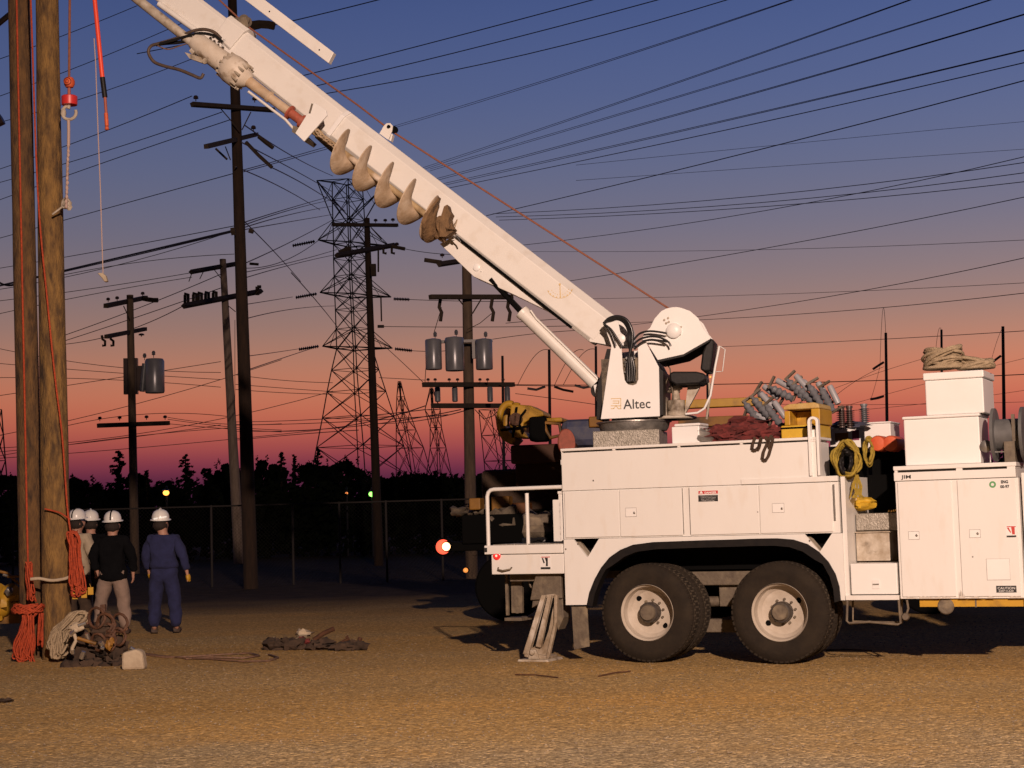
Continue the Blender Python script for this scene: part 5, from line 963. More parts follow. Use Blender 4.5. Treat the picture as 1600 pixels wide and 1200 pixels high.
# ------------------------------------------------------------------ lattice towers
def tower(lab, levels, d, dep, r=1.3, arms=(), m=None, cap=None):
    """levels: (y, xl, xr) from top to bottom"""
    (ya, la, ra), (yb, lb, rb_) = levels[-2:]; xm = (lb+rb_)/2; yg = 807+CH*F/d-.028*(xm-800); q_ = (yg-yb)/(yb-ya); levels = levels+[((yb+yg)/2, lb+(lb-la)*q_/2, rb_+(rb_-ra)*q_/2), (yg+2, lb+(lb-la)*q_, rb_+(rb_-ra)*q_)]
    k = d/F; base = P(xm, yg, d); base.z = 0
    o = thing('lattice_tower', lab, 'pylon', Matrix.Translation(base)); R_ = r*k; b = MB(); L4 = []
    for y, xl, xr in levels:
        R4 = (xr-xl)*k*.5; mid = P((xl+xr)/2, y, d); L4.append([mid+Vector((R4*math.cos(a_), R4*math.sin(a_)*dep, 0)) for a_ in (math.radians(189), math.radians(279), math.radians(9), math.radians(99))])
    for i in range(len(L4)-1):
        for c in range(4):
            a, e = L4[i][c], L4[i+1][c]; a2, e2 = L4[i][(c+1) % 4], L4[i+1][(c+1) % 4]
            b.tube([a, e], R_, 4); b.tube([a, e2], R_*.6, 4); b.tube([a2, e], R_*.6, 4)
            b.tube([a, a2], R_*.55, 4)
    b.build('tower_body', M['lattice'], o)
    for xt, yt, i0, i1, sd in arms:        # crossarm tip and the levels it braces to
        b = MB(); tip = P(xt, yt, d); cs = (0, 3, 1) if sd < 0 else (2, 1, 3)
        for c in cs: b.tube([tip, L4[i1][c]], R_, 4); b.tube([tip, L4[i0][c]], R_*.7, 4); b.tube([tip.lerp(L4[i1][c], .5), L4[i0][c]], R_*.5, 4)
        b.build('tower_arm', M['lattice'], o)
    return o
lv = [(284,519,566),(312,519,568),(345,520,570),(382,521,572),(404,521,573),(432,522,574),(462,523,576),(484,524,577),(514,525,579),(545,526,582),(578,518,592),(612,511,603),(652,504,616),(698,495,631),(750,485,646)]
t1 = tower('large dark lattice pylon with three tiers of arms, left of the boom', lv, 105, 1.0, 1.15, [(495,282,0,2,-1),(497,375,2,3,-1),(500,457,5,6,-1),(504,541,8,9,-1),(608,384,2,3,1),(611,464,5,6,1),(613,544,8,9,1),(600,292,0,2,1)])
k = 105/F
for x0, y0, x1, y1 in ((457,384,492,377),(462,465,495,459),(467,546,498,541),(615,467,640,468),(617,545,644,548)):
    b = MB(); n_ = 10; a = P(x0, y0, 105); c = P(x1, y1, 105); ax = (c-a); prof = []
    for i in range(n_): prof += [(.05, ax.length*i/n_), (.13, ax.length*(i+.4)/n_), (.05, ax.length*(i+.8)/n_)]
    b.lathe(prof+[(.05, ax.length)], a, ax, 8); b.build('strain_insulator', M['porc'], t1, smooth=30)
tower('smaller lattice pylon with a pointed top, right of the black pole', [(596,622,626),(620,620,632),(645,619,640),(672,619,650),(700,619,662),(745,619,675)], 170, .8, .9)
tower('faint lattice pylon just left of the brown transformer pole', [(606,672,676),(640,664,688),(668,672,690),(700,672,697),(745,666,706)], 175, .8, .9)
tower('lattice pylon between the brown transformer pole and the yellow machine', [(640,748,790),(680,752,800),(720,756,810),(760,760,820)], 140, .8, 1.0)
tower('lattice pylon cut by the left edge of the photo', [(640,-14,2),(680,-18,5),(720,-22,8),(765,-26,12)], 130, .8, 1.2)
# ------------------------------------------------------------------ overhead wires
def wire(pts, d, lab, r=.75, grp='overhead wires against the dusk sky', ext=True, name='overhead_wire'):
    """pts: 2 or 3 photo points; d: depth or (left, right) depth; wire keeps on past the frame"""
    d0, d1 = d if isinstance(d, tuple) else (d, d)
    if len(pts) == 2: pts = [pts[0], ((pts[0][0]+pts[1][0])/2, (pts[0][1]+pts[1][1])/2+1.5), pts[1]]
    (xa, ya), (xb, yb), (xc, yc) = pts; tb_ = (xb-xa)/(xc-xa)
    t0, t1 = 0.0, 1.0
    if ext:
        if xa <= 8: t0 = -.5
        if xc >= 1590 or yc <= 3: t1 = 1.4
        if 100 <= xa <= 115 or 384 <= xa <= 400: t0 = -18/(xc-xa)
    w = MB(); P_ = []; n_ = 14
    for i in range(n_+1):
        t_ = t0+(t1-t0)*i/n_; x = xa+(xc-xa)*t_
        tq = t_; t_ = min(1.0, max(0.0, t_))
        y = ya*(t_-tb_)*(t_-1)/((0-tb_)*(0-1))+yb*t_*(t_-1)/(tb_*(tb_-1))+yc*t_*(t_-tb_)/(1-tb_)
        if tq != t_:
            e_ = .02 if tq < t_ else -.02; t2_ = t_+e_; y2 = ya*(t2_-tb_)*(t2_-1)/((0-tb_)*(0-1))+yb*t2_*(t2_-1)/(tb_*(tb_-1))+yc*t2_*(t2_-tb_)/(1-tb_); y += (y2-y)/e_*(tq-t_)
        t_ = tq; dd = 1/(1/d0+(1/d1-1/d0)*t_); P_.append(P(x, y, dd))
    w.tube(P_, r*.82*.5*(d0+d1)/F, 4, r1=None); return tag(w.build(name, M['wire'], None), lab, 'wire', grp)
for pts, d in (([(0,92),(95,57),(214,9),],50), ([(0,150),(97,114),(287,35)],50), ([(0,191),(122,156),(300,92)],50)):
    wire(pts, d, 'thin dark wire climbing from the left edge behind the boom tip')
for pts in ([(0,264),(100,229),(300,150)], [(0,285),(107,254),(347,175)], [(0,312),(100,276),(360,187)]):
    wire(pts, (60,45), 'thin dark wire sagging between the left edge and the arms of the tall dark pole')
wire([(0,372),(104,343),(365,271)], (60,46), 'dark wire running from the left edge across the tall dark pole below its arms'); wire([(386,264),(430,252),(560,215)], (47,80), 'dark double wire running from the tall dark pole up behind the boom'); wire([(386,267),(430,255),(560,219)], (47,80), 'dark double wire running from the tall dark pole up behind the boom')
wire([(0,419),(106,401),(366,353)], (62,45), 'dark wire meeting the tall dark pole just above the thick cable')
wire([(0,446),(107,421),(361,361)], (60,45), 'thick black cable sagging from the left edge to the clamp on the tall dark pole', 1.7, name='overhead_cable')
wire([(0,447),(107,423),(361,363)], (60,45), 'second strand of the thick cable, sagging lowest to the tall dark pole clamp', 1.1, name='overhead_cable')
for pts in ([(0,452),(107,432),(361,362)], [(107,428),(230,408),(366,397)], [(0,470),(108,456),(300,426)], [(0,490),(108,467),(300,433)]):
    wire(pts, 60, 'faint thin wire left of the tall dark pole at the height of the pale weight')
for pts in ([(386,350),(440,332),(515,313)], [(386,346),(450,326),(520,306)], [(386,354),(450,336),(520,322)], [(386,358),(450,347),(520,335)]):
    wire(pts, (46,104), 'dark wire fanning from the tall dark pole to the top of the large pylon')
for pts in ([(109,521),(220,480),(346,428)], [(109,530),(230,490),(345,450)], [(109,537),(230,505),(290,476)]):
    wire(pts, (70,60), 'thin wire climbing from the right wooden pole to the pale grey pole')
wire([(386,410),(440,385),(521,343)], (50,104), 'wire with two small clamps climbing from the tall dark pole to the large pylon'); 
for pts in ([(388,419),(450,405),(497,376)], [(390,424),(450,411),(526,390)], [(390,432),(450,415),(524,398)], [(388,475),(420,470),(457,464)], [(388,497),(450,484),(524,478)], [(390,556),(420,552),(467,545)], [(390,577),(440,560),(498,541)], [(398,362),(430,395),(470,440)], [(455,426),(490,465),(528,512)]):
    wire(pts, (60,104), 'thin wire between the tall dark pole and the large pylon')
for pts in ([(396,232),(460,266),(520,300)], [(425,262),(470,285),(540,330)], [(386,268),(430,288),(500,328)], [(400,208),(450,240),(520,275)]):
    wire(pts, (45,100), 'thin wire dropping right from the arms of the tall dark pole')
for pts in ([(0,545),(98,563),(345,582)], [(0,568),(108,577),(345,593)], [(0,590),(108,591),(345,605)], [(386,588),(440,594),(520,598)], [(386,602),(450,607),(520,612)], [(386,610),(450,614),(520,616)]):
    wire(pts, 75, 'thin wire sloping gently down to the right at transformer height')
for pts in ([(0,618),(120,600),(345,565)], [(0,680),(130,652),(440,562)], [(0,700),(215,678),(520,611)], [(0,706),(150,690),(345,664)], [(0,712),(113,694),(366,668)], [(0,716),(200,701),(500,672)], [(110,664),(150,656),(366,652)], [(262,652),(330,661),(440,662)], [(262,655),(330,664),(440,672)], [(262,662),(330,668),(440,675)]):
    wire(pts, 78, 'thin wire low over the tree tops left of the large pylon')
for pts in ([(386,659),(500,655),(665,640)], [(386,664),(520,660),(700,648)], [(386,672),(500,671),(665,634)], [(386,674),(480,672),(720,640)], [(386,686),(450,680),(560,672)], [(590,662),(650,658),(725,642)]):
    wire(pts, (90,60), 'dark wire low between the large pylon and the brown transformer pole', .9)
wire([(592,590),(630,592),(665,594)], 60, 'short dark wire ending at the left low arm of the brown pole'); wire([(590,510),(700,511),(905,509)], 60, 'straight wire passing from the black pole behind the boom above the transformers')
for pts in ([(640,468),(700,470),(800,471)], [(644,548),(670,549),(700,548)], [(633,389),(680,396),(720,398)], [(600,540),(640,577),(668,604)], [(790,505),(850,500),(900,497)], [(800,602),(850,603),(940,604)], [(805,615),(860,622),(930,632)], [(770,530),(850,520),(930,515)]):
    wire(pts, 80, 'thin wire between the black pole and the lift cylinder')
G2 = 'overhead wires fanning to the upper right'
for pts, l_ in (([(214,84),(380,50),(590,0)],'single dark wire crossing the boom tip to the top edge'), ([(470,119),(700,60),(925,0)],'dark wire leaving the photo at the top edge, leftmost of three strong ones'), ([(495,134),(800,60),(1027,0)],'dark wire, middle one of the three strong ones right of the boom top'), ([(510,146),(800,90),(1135,0)],'dark wire, lowest of the three strong ones right of the boom top')):
    wire(pts, (50,42), l_, .95, G2)
for pts in ([(612,198),(1000,78),(1235,0)], [(655,264),(1000,148),(1420,0)], [(672,264),(1000,168),(1545,0)], [(682,279),(1000,194),(1600,22)], [(692,287),(1000,218),(1600,78)]):
    for q in (0, 3): wire([(x, y+q*(1-.3*i)) for i, (x, y) in enumerate(pts)], (95,48), 'one of the paired thin wires fanning from behind the boom to the upper right', .55 if pts[2][0] < 1590 else .65, G2)
wire([(700,294),(1000,232),(1600,98)], (95,48), 'strong dark wire under the paired wires, reaching the right edge near the top', .85, G2); wire([(760,337),(1000,280),(1600,126)], (80,45), 'strong dark wire, second to reach the right edge below the paired wires', .95, G2)
for pts in ([(900,258),(1200,228),(1600,190)], [(900,282),(1200,261),(1600,233)]): wire(pts, 110, 'very faint wire crossing the blue sky above the three level wires', .45, G2)
G3 = 'overhead wires level across the right half'
for pts in ([(770,334),(1120,312),(1600,254)], [(775,339),(1120,322),(1600,270)], [(780,344),(1150,326),(1600,284)]): wire(pts, (90,60), 'one of three nearly parallel level wires crossing the right sky', .75, G3)
for pts, l_ in (([(790,386),(1100,345),(1600,245)],'dark wire crossing the three level wires near the right edge'), ([(810,451),(1195,388),(1600,308)],'dark wire rising to the right edge below the three level wires'), ([(818,393),(1240,389),(1600,375)],'faint level wire crossing the middle of the right sky'), ([(832,468),(1200,460),(1600,442)],'faint level wire above the winch housing'), ([(985,508),(1280,466),(1600,403)],'dark wire rising from behind the winch housing, steeper of two'), ([(985,504),(1200,494),(1600,458)],'dark wire rising from behind the winch housing, flatter of two'), ([(1120,542),(1380,530),(1600,517)],'thin wire touching the tops of the slim switchyard poles')):
    wire(pts, (80,50), l_, .7 if 'faint' not in l_ else .5, G3)
wire([(790,601),(1250,598),(1600,585)], (70,60), 'strong dark level wire behind the seat, just above the cargo', 1.0, G3)
for pts in ([(1200,650),(1350,590),(1500,545)], [(1250,655),(1400,612),(1600,560)], [(1290,632),(1330,600),(1381,573)], [(1130,652),(1350,640),(1600,610)], [(1130,630),(1400,632),(1600,628)]): wire(pts, 85, 'thin wire low over the cargo between the slim poles', .5, G3)
for pts in ([(1375,570),(1376,540),(1384,521)], [(1461,560),(1464,530),(1471,516)], [(1548,567),(1557,535),(1567,511)], [(1361,623),(1368,600),(1375,572)]): wire(pts, 80, 'thin jumper wire hanging on a slim switchyard pole', .45, G3, False)
for x0, x1, yb in ((808,858,604), (866,912,604), (880,931,603)):
    w = MB(); w.tube([P(x0+(x1-x0)*q/12, yb-58*math.sin(math.pi*q/12*.55+.02)*(1 if q < 12 else 1), 80) for q in range(13)], .018, 4); tag(w.build('jumper_wire', M['wire'], None), 'thin jumper loop arching beside a slim switchyard pole', 'wire', 'jumper loops in the switchyard')
wire([(0,442),(14,446),(30,441)], 40, 'thick dark insulator string entering from the left edge', 2.4)
for i, (x0, y0, x1, y1, l_) in enumerate(((-6,40,16,22,'dark insulator string cut by the left edge near the top'), (-4,190,4,186,'dark box cut by the left edge beside the wooden poles'))):
    b = MB(); a = P(x0, y0, 40); c = P(x1, y1, 40); b.cyl(a, c, .07 if i == 0 else .14, n=10); tag(b.build('line_fitting', M['porc'], None), l_, 'insulator')
# ------------------------------------------------------------------ chain link fence
FZ = 44
M['fence'] = mat('weathered_fence_tube', (.028,.022,.02), .8)
FN = thing('chain_link_fence', 'chain link fence of grey posts and wire mesh in the dark behind the yard', 'fence', Matrix.Translation((-5, FZ, 0)))
fx0, fx1 = -15.5, 2.5; b = MB()
b.cyl((fx0, FZ, 2.12), (fx1, FZ, 2.12), .022, n=6); b.build('top_rail', M['fence'], FN, smooth=50)
for px in (20, 137, 250, 330, 457, 530, 603, 690, 760, 830): x = P(px, 800, FZ).x; b = MB(); b.cyl((x, FZ, 0), (x, FZ, 2.15), .032, n=8); b.build('fence_post', M['fence'], FN, smooth=50)
vs = []; fs = []; st = .10; H_ = 2.1; i = fx0-H_
while i < fx1:
    for sg in (1, -1):
        x0, x1 = (i, i+H_) if sg > 0 else (i+H_, i); z0_, z1_ = 0.0, H_
        t0_ = max(0, (fx0-x0)/(x1-x0) if sg > 0 else (fx1-x0)/(x1-x0)); t1_ = min(1, (fx1-x0)/(x1-x0) if sg > 0 else (fx0-x0)/(x1-x0))
        if t1_ > t0_:
            a = Vector((x0+(x1-x0)*t0_, FZ, H_*t0_)); c = Vector((x0+(x1-x0)*t1_, FZ, H_*t1_)); o_ = len(vs); r = .003
            for p in (a, c): vs += [p+Vector((r, 0, 0)), p+Vector((-r*.5, r, 0)), p+Vector((-r*.5, -r, 0))]
            fs += [(o_, o_+1, o_+4, o_+3), (o_+1, o_+2, o_+5, o_+4), (o_+2, o_, o_+3, o_+5)]
    i += st
MB().add(vs, fs).build('wire_mesh', mat('mesh_wire', (.02,.017,.015), .8, 0), FN)
# ------------------------------------------------------------------ trees
def leafcloud(mb, c, rad, n, s, rr, shape=None):
    for i in range(n):
        while True:
            p = Vector((rr.uniform(-1, 1), rr.uniform(-1, 1), rr.uniform(-1, 1)))
            if p.length <= 1: break
        p = Vector((c[0]+p.x*rad[0], c[1]+p.y*rad[1], c[2]+p.z*rad[2]))
        a = Vector((rr.gauss(0, 1), rr.gauss(0, 1), rr.gauss(0, 1))).normalized(); e = a.orthogonal().normalized(); f_ = a.cross(e); q = s*(.5+rr.random()); o_ = len(mb.v)
        mb.v += [p+e*q, p+f_*q*.6, p-e*q, p-f_*q*.6]; mb.f.append((o_, o_+1, o_+2, o_+3))
def conifer(px, ytop, d, wpx, lab, seed, grp='trees beyond the fence'):
    rr = random.Random(seed); k = d/F; base = P(px, 815, d); base.z = 0; top = P(px, ytop, d); H = top.z; W_ = wpx*k*.62
    o = thing('conifer_tree', lab, 'tree', Matrix.Translation(base), grp)
    b = MB(); b.tube([base, base+Vector((0, 0, H*.99))], .20, 8, r1=.025)
    cr_ = MB(); nb = int(H*11)
    for i in range(nb):
        t_ = .04+.95*i/nb; z = H*t_; L_ = W_*(1-t_)**.75*rr.uniform(.45, 1.25)+.05; a = rr.random()*6.28; dr = Vector((math.cos(a), math.sin(a), 0))
        p0 = base+Vector((0, 0, z)); p1 = p0+dr*L_+Vector((0, 0, L_*rr.uniform(-.25, .12))); b.tube([p0, p1], .028*(1.2-t_), 4, r1=.010)
        for j in range(int(4+L_*22)):
            q = p0.lerp(p1, rr.random()**.8); sz = .09+.26*(1-t_); leafcloud(cr_, q, (sz, sz, sz*.5), 3, .07+.10*(1-t_), rr)
    b.build('trunk', M['woodd'], o); cr_.build('crown', M['leaf'], o)
def broad(px, ytop, d, wpx, lab, seed, grp='trees beyond the fence'):
    rr = random.Random(seed); k = d/F; base = P(px, 815, d); base.z = 0; H = P(px, ytop, d).z; W_ = wpx*k*.62
    o = thing('broad_tree', lab, 'tree', Matrix.Translation(base), grp)
    b = MB(); b.tube([base, base+Vector((.1, 0, H*.5))], .22, 8, r1=.12); cr_ = MB()
    for i in range(46):
        a = rr.random()*6.28; t_ = rr.random()**.8; wz = math.sqrt(max(.05, 1-((t_-.4)/.66)**2)); q = base+Vector((math.cos(a)*W_*wz*rr.random()**.6, math.sin(a)*W_*.6*wz*rr.random(), H*(.16+.78*t_)))
        if i % 3 == 0: b.tube([base+Vector((.08, 0, H*(.2+.3*t_))), q], .06, 5, r1=.015)
        R_ = W_*rr.uniform(.14, .34); hz = min(R_*.8, H*1.0-q.z if H-q.z > .2 else .2); leafcloud(cr_, q, (R_, R_, hz), 120, .10+.06*rr.random(), rr)
    for i in range(26):
        a = rr.random()*6.28; q = base+Vector((math.cos(a)*W_*1.0*rr.random(), math.sin(a)*W_*.5, H*rr.uniform(.25, 1.01))); leafcloud(cr_, q, (.12, .12, .25), 14, .08, rr)
    b.build('trunk', M['woodd'], o); cr_.build('crown', M['leaf'], o)
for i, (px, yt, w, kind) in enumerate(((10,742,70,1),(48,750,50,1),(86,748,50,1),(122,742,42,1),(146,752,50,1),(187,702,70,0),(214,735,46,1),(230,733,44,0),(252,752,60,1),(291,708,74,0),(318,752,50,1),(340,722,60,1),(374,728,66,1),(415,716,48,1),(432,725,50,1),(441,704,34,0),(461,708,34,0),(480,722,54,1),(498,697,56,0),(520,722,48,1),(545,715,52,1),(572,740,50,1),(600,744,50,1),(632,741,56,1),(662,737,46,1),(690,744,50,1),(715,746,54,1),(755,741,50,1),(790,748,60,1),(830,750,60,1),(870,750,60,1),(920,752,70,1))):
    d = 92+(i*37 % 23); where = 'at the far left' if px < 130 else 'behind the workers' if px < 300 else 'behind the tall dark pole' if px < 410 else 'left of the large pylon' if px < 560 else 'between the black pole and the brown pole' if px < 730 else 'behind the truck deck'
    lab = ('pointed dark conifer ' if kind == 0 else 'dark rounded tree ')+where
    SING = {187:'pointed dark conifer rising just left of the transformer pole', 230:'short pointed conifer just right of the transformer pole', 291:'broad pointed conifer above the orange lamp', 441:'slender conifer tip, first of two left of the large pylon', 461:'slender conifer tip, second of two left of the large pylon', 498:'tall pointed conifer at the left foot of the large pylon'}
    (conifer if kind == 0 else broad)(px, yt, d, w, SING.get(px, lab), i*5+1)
rr_ = random.Random(21); b = MB()
for i in range(150):
    x = -40+72*i/150+rr_.uniform(-.3, .3); leafcloud(b, (x, 84+rr_.uniform(-2, 2), 1.7+rr_.random()*.4), (.9, .7, 1.9+.5*rr_.random()), 260, .16, rr_)
tag(b.build('undergrowth', M['leaf'], None), 'continuous dark band of bushes along the foot of the trees beyond the fence', 'undergrowth', kind='stuff')
# ------------------------------------------------------------------ far lamps
def lamp(px, py, d, r, col, es, lab, hh=None):
    c = P(px, py, d); o = thing('yard_lamp', lab, 'lamp', Matrix.Translation((c.x, c.y, 0)))
    b = MB(); b.cyl((c.x, c.y+.15, 0), (c.x, c.y+.15, c.z+.3), .06, n=8); b.tube([Vector((c.x, c.y+.15, c.z+.3)), Vector((c.x, c.y, c.z+r+.12))], .04, 6); b.build('lamp_post', M['lattice'], o)
    b = MB(); b.lathe([(r*.3, r*1.3), (r*1.2, r*.9), (r*1.25, r*.7)], c, (0, 0, 1), 16); b.build('lamp_shade', M['porc'], o)
    b = MB(); b.blob(c, (r, r, r*.85), 0, 1, 16); b.build('bulb', mat('lamp_glow', col, .4, emit=col, es=es), o, smooth=60)
lamp(259.5, 770, 80, .15, (1,.36,.06), 3.2, 'orange yard lamp glowing in the dark above the blue worker'); lamp(581, 772, 80, .15, (.25,1,.12), 3.5, 'green lamp glowing at the foot of the black pole'); lamp(541.5, 770.5, 82, .07, (1,.30,.08), 1.2, 'small dim orange lamp left of the green one')
# ------------------------------------------------------------------ people
def skin(name, joints, edges, m, par, M_, sub=2):
    me = bpy.data.meshes.new(name); me.from_pydata([j[0] for j in joints], edges, []); o = bpy.data.objects.new(name, me); COL.objects.link(o)
    sk = o.modifiers.new('s', 'SKIN'); sk.use_smooth_shade = True
    for i, j in enumerate(joints): v = me.skin_vertices[0].data[i]; v.radius = (j[1], j[2] if len(j) > 2 else j[1]); v.use_root = (i == 0)
    sb = o.modifiers.new('u', 'SUBSURF'); sb.levels = sub; sb.render_levels = sub
    dg = bpy.context.evaluated_depsgraph_get(); ev = bpy.data.meshes.new_from_object(o.evaluated_get(dg)); vs = [v.co.copy() for v in ev.vertices]; fs = [tuple(p.vertices) for p in ev.polygons]
    bpy.data.objects.remove(o); 
    if name not in ('body', 'boot', 'glove'): vs = [v+Vector((noise.noise(v*9+Vector((3, 0, 0))), noise.noise(v*9), noise.noise(v*7)*.4))*.022 for v in vs]
    mb = MB(); mb.add(vs, fs); return mb.build(name, m, par, M_, smooth=180)
def person(px, py, d, lab, top, legs, yaw=0, scale=1.0, pose=None, cover=False, glove=None, feet=((-.13,0),(.14,.02)), strap=False, helmtape=False, tilt=0.0, longc=0.0):
    base = P(px, py, d); base.z = 0; MM = Matrix.Translation(base) @ Matrix.Rotation(math.radians(yaw), 4, 'Z') @ Matrix.Scale(scale, 4)
    o = thing('person', lab, 'person', MM); pose = pose or {}
    ea, wa = pose.get('l', ((-.27, .0, 1.14), (-.29, .06, .90))); eb, wb = pose.get('r', ((.27, .0, 1.14), (.29, .06, .90)))
    (fa, ya), (fb, yb) = feet
    hx = tilt
    J = [((0,0,.96),.13,.10), ((0,0,1.12),.12,.09), ((0,0,1.32),.15,.10), ((0,.0,1.46),.07,.07), ((hx*.4,.01,1.515),.075,.08), ((hx*.8,.02,1.575),.105,.12), ((hx,.02,1.66),.115,.13),
         ((-.17,0,1.40),.062), (ea,.045), (wa,.028), ((.17,0,1.40),.062), (eb,.045), (wb,.028),
         ((-.09,0,.90),.085), ((fa*.95,.03,.50),.058), ((fa,ya,.10),.04), ((fa-.02,ya+.13,.04),.04,.03), ((.09,0,.90),.085), ((fb*.95,.03,.50),.058), ((fb,yb,.10),.04), ((fb+.02,yb+.13,.04),.04,.03)]
    Ed = [(0,1),(1,2),(2,3),(3,4),(4,5),(5,6),(2,7),(7,8),(8,9),(2,10),(10,11),(11,12),(0,13),(13,14),(14,15),(15,16),(0,17),(17,18),(18,19),(19,20)]
    # nose, hands: palm plus five fingers each
    J.append(((hx, .145, 1.60), .018)); Ed.append((5, len(J)-1))
    for e_ in (-1, 1): J.append(((hx+e_*.092, .015, 1.60), .022, .03)); Ed.append((5, len(J)-1))
    for wi, w, sg in ((9, Vector(wa), -1), (12, Vector(wb), 1)):
        e = Vector(ea if sg < 0 else eb); dr = (w-e).normalized(); pi = len(J); J.append((tuple(w+dr*.055), .028, .018)); Ed.append((wi, pi))
        for q in range(4):
            off = Vector((0, (q-1.5)*.020, 0)); a = w+dr*.095+off; c = a+dr*(.035-.004*abs(q-1))+Vector((-sg*.010, 0, 0)); c2 = c+dr*.022+Vector((-sg*.016, 0, 0))
            n0 = len(J); J += [(tuple(a), .0095), (tuple(c), .0085), (tuple(c2), .0075)]; Ed += [(pi, n0), (n0, n0+1), (n0+1, n0+2)]
        t0 = w+dr*.04+Vector((-sg*.01, .035, 0)); n0 = len(J); J += [(tuple(t0), .011), (tuple(t0+dr*.035+Vector((-sg*.01, .012, 0))), .009)]; Ed += [(pi, n0), (n0, n0+1)]
    skin('body', J, Ed, M['skin'], o, MM)
    lo_ = .02
    zb = .76 if not cover else .92
    T_ = [((0,0,zb),.27,.20), ((0,0,zb+.14),.235,.175), ((0,0,1.10),.19,.145), ((0,0,1.28),.225,.155), ((0,0,1.42),.13,.11), ((0,0,1.475),.10,.10), ((-.19,0,1.385),.10), (tuple(Vector(ea)),.078), (tuple(Vector(wa)+(Vector(ea)-Vector(wa))*.04),.060), ((.19,0,1.385),.10), (tuple(Vector(eb)),.078), (tuple(Vector(wb)+(Vector(eb)-Vector(wb))*.04),.060)]
    skin('jacket' if not cover else 'coverall_top', T_, [(0,1),(1,2),(2,3),(3,4),(4,5),(3,6),(6,7),(7,8),(3,9),(9,10),(10,11)], top, o, MM)
    L_ = [((0,0,1.04),.20,.15), ((0,0,.94),.20,.15), ((-.10,0,.84),.128), ((fa*.93,.02,.52),.108), ((fa*.98,ya*.7+.01,.25),.098), ((fa,ya,.075),.098), ((.10,0,.84),.128), ((fb*.93,.02,.52),.108), ((fb*.98,yb*.7+.01,.25),.098), ((fb,yb,.075),.098)]
    skin('trousers', L_, [(0,1),(1,2),(2,3),(3,4),(4,5),(1,6),(6,7),(7,8),(8,9)], legs, o, MM)
    for f_, y_, sg in ((fa, ya, -1), (fb, yb, 1)): skin('boot', [((f_,y_-.03,.055),.05,.05), ((f_,y_,.12),.055), ((f_+sg*.01,y_+.08,.045),.048,.04), ((f_+sg*.03,y_+.18,.04),.04,.032)], [(0,1),(0,2),(2,3)], M['boot'], o, MM)
    if glove:
        for w, e in ((Vector(wa), Vector(ea)), (Vector(wb), Vector(eb))):
            dr = (w-e).normalized(); skin('glove', [(tuple(w+dr*.02),.042), (tuple(w+dr*.09),.045,.035), (tuple(w+dr*.15+Vector((0,.02,0))),.024), (tuple(w+dr*.15+Vector((0,-.02,0))),.024), (tuple(w+dr*.10+Vector((0,.055,0))),.018)], [(0,1),(1,2),(1,3),(1,4)], glove, o, MM)
    b = MB(); b.lathe([(.155,-.012),(.150,0),(.128,.004),(.127,.04),(.115,.085),(.09,.12),(.05,.142),(.012,.15)], (hx, .02, 1.695), (-.02 if hx >= 0 else .02, -.10, 1), 32)
    for q in b.v: q.y = .02+(q.y-.02)*1.14
    hr = MB(); hr.blob((hx, -.012, 1.60), (.112, .108, .088), .06, int(px), 16, 3); hr.build('hair', M['hair'], o, MM, smooth=60)
    he = b.build('hard_hat', M['helmet'], o, MM, smooth=50)
    b = MB(); b.tube([Vector((hx, .02+.15*math.cos(a)*1.0, 1.70+.155*math.sin(a))) for a in [math.pi*q/10 for q in range(11)]], .012, 6); b.build('hat_ridge', M['helmet'] if not strap else M['bcloth'], he, MM, smooth=60)
    if helmtape: b = MB(); b.tube([Vector((hx+.135*math.sin(a), .02-.148*math.cos(a), 1.712+.018*a)) for a in [-.6+1.5*q/9 for q in range(10)]], .010, 6); b.build('reflective_tape', M['tape_glow'], he, MM, smooth=60)
    return o
person(257, 985, 25, 'worker in blue coveralls, back to the camera, standing apart right of the others', M['blue'], M['blue'], 0, 1.0, {'l': ((-.27,.02,1.14),(-.25,.12,.93)), 'r': ((.30,-.02,1.13),(.345,.0,.90))}, True, M['yellow'], ((-.15,0),(.165,.03)), helmtape=True, tilt=-.045)
person(177, 985, 25, 'worker in black jacket and khaki trousers, back to the camera, hands at the hips', M['bcloth'], M['khaki'], 0, 1.0, {'l': ((-.30,-.02,1.15),(-.235,.02,.94)), 'r': ((.31,-.03,1.13),(.30,.02,.90))}, False, None, ((-.20,0),(.17,.02)), strap=True)
person(143, 985, 27.5, 'worker in dark clothes and white hard hat, half hidden by the khaki-trousered man', M['bcloth'], M['dcanvas'], 20, 1.03, {}, False, None)
person(121, 985, 27, 'worker whose white hard hat and shoulder show right behind the right wooden pole', M['ccanvas'], M['dcanvas'], -20, 1.04, {}, False, None, strap=True)
# ------------------------------------------------------------------ second (yellow) derrick truck parked behind
Y2 = 25.5; Q = Frame((P(862, 815, Y2).x, Y2, 0), 12)
YT = thing('yellow_derrick_truck', 'dark bodied truck with yellow derrick boom and winch, parked behind the white truck', 'truck', Q.M)
def qb(x0, y0, x1, y1, v, dv, m, nm, par=YT, bev=.02, z0=None):
    a = Q.at(x0, y1, v); c = Q.at(x1, y0, v); b = MB(); b.box((a.x, v, a.z if z0 is None else z0), (c.x, v+dv, c.z)); return b.build(nm, m, par, Q.M, bevel=bev)
qb(722, 800, 900, 850, 0, 2.2, M['void'], 'truck_body'); qb(735, 850, 1500, 868, .4, .2, M['void'], 'chassis_rail'); qb(798, 692, 900, 725, .2, .9, mat('dark_yellow', (.06,.022,.008), .7), 'derrick_base', bev=.03); qb(898, 700, 1500, 852, .1, 2.1, M['void'], 'truck_cargo')
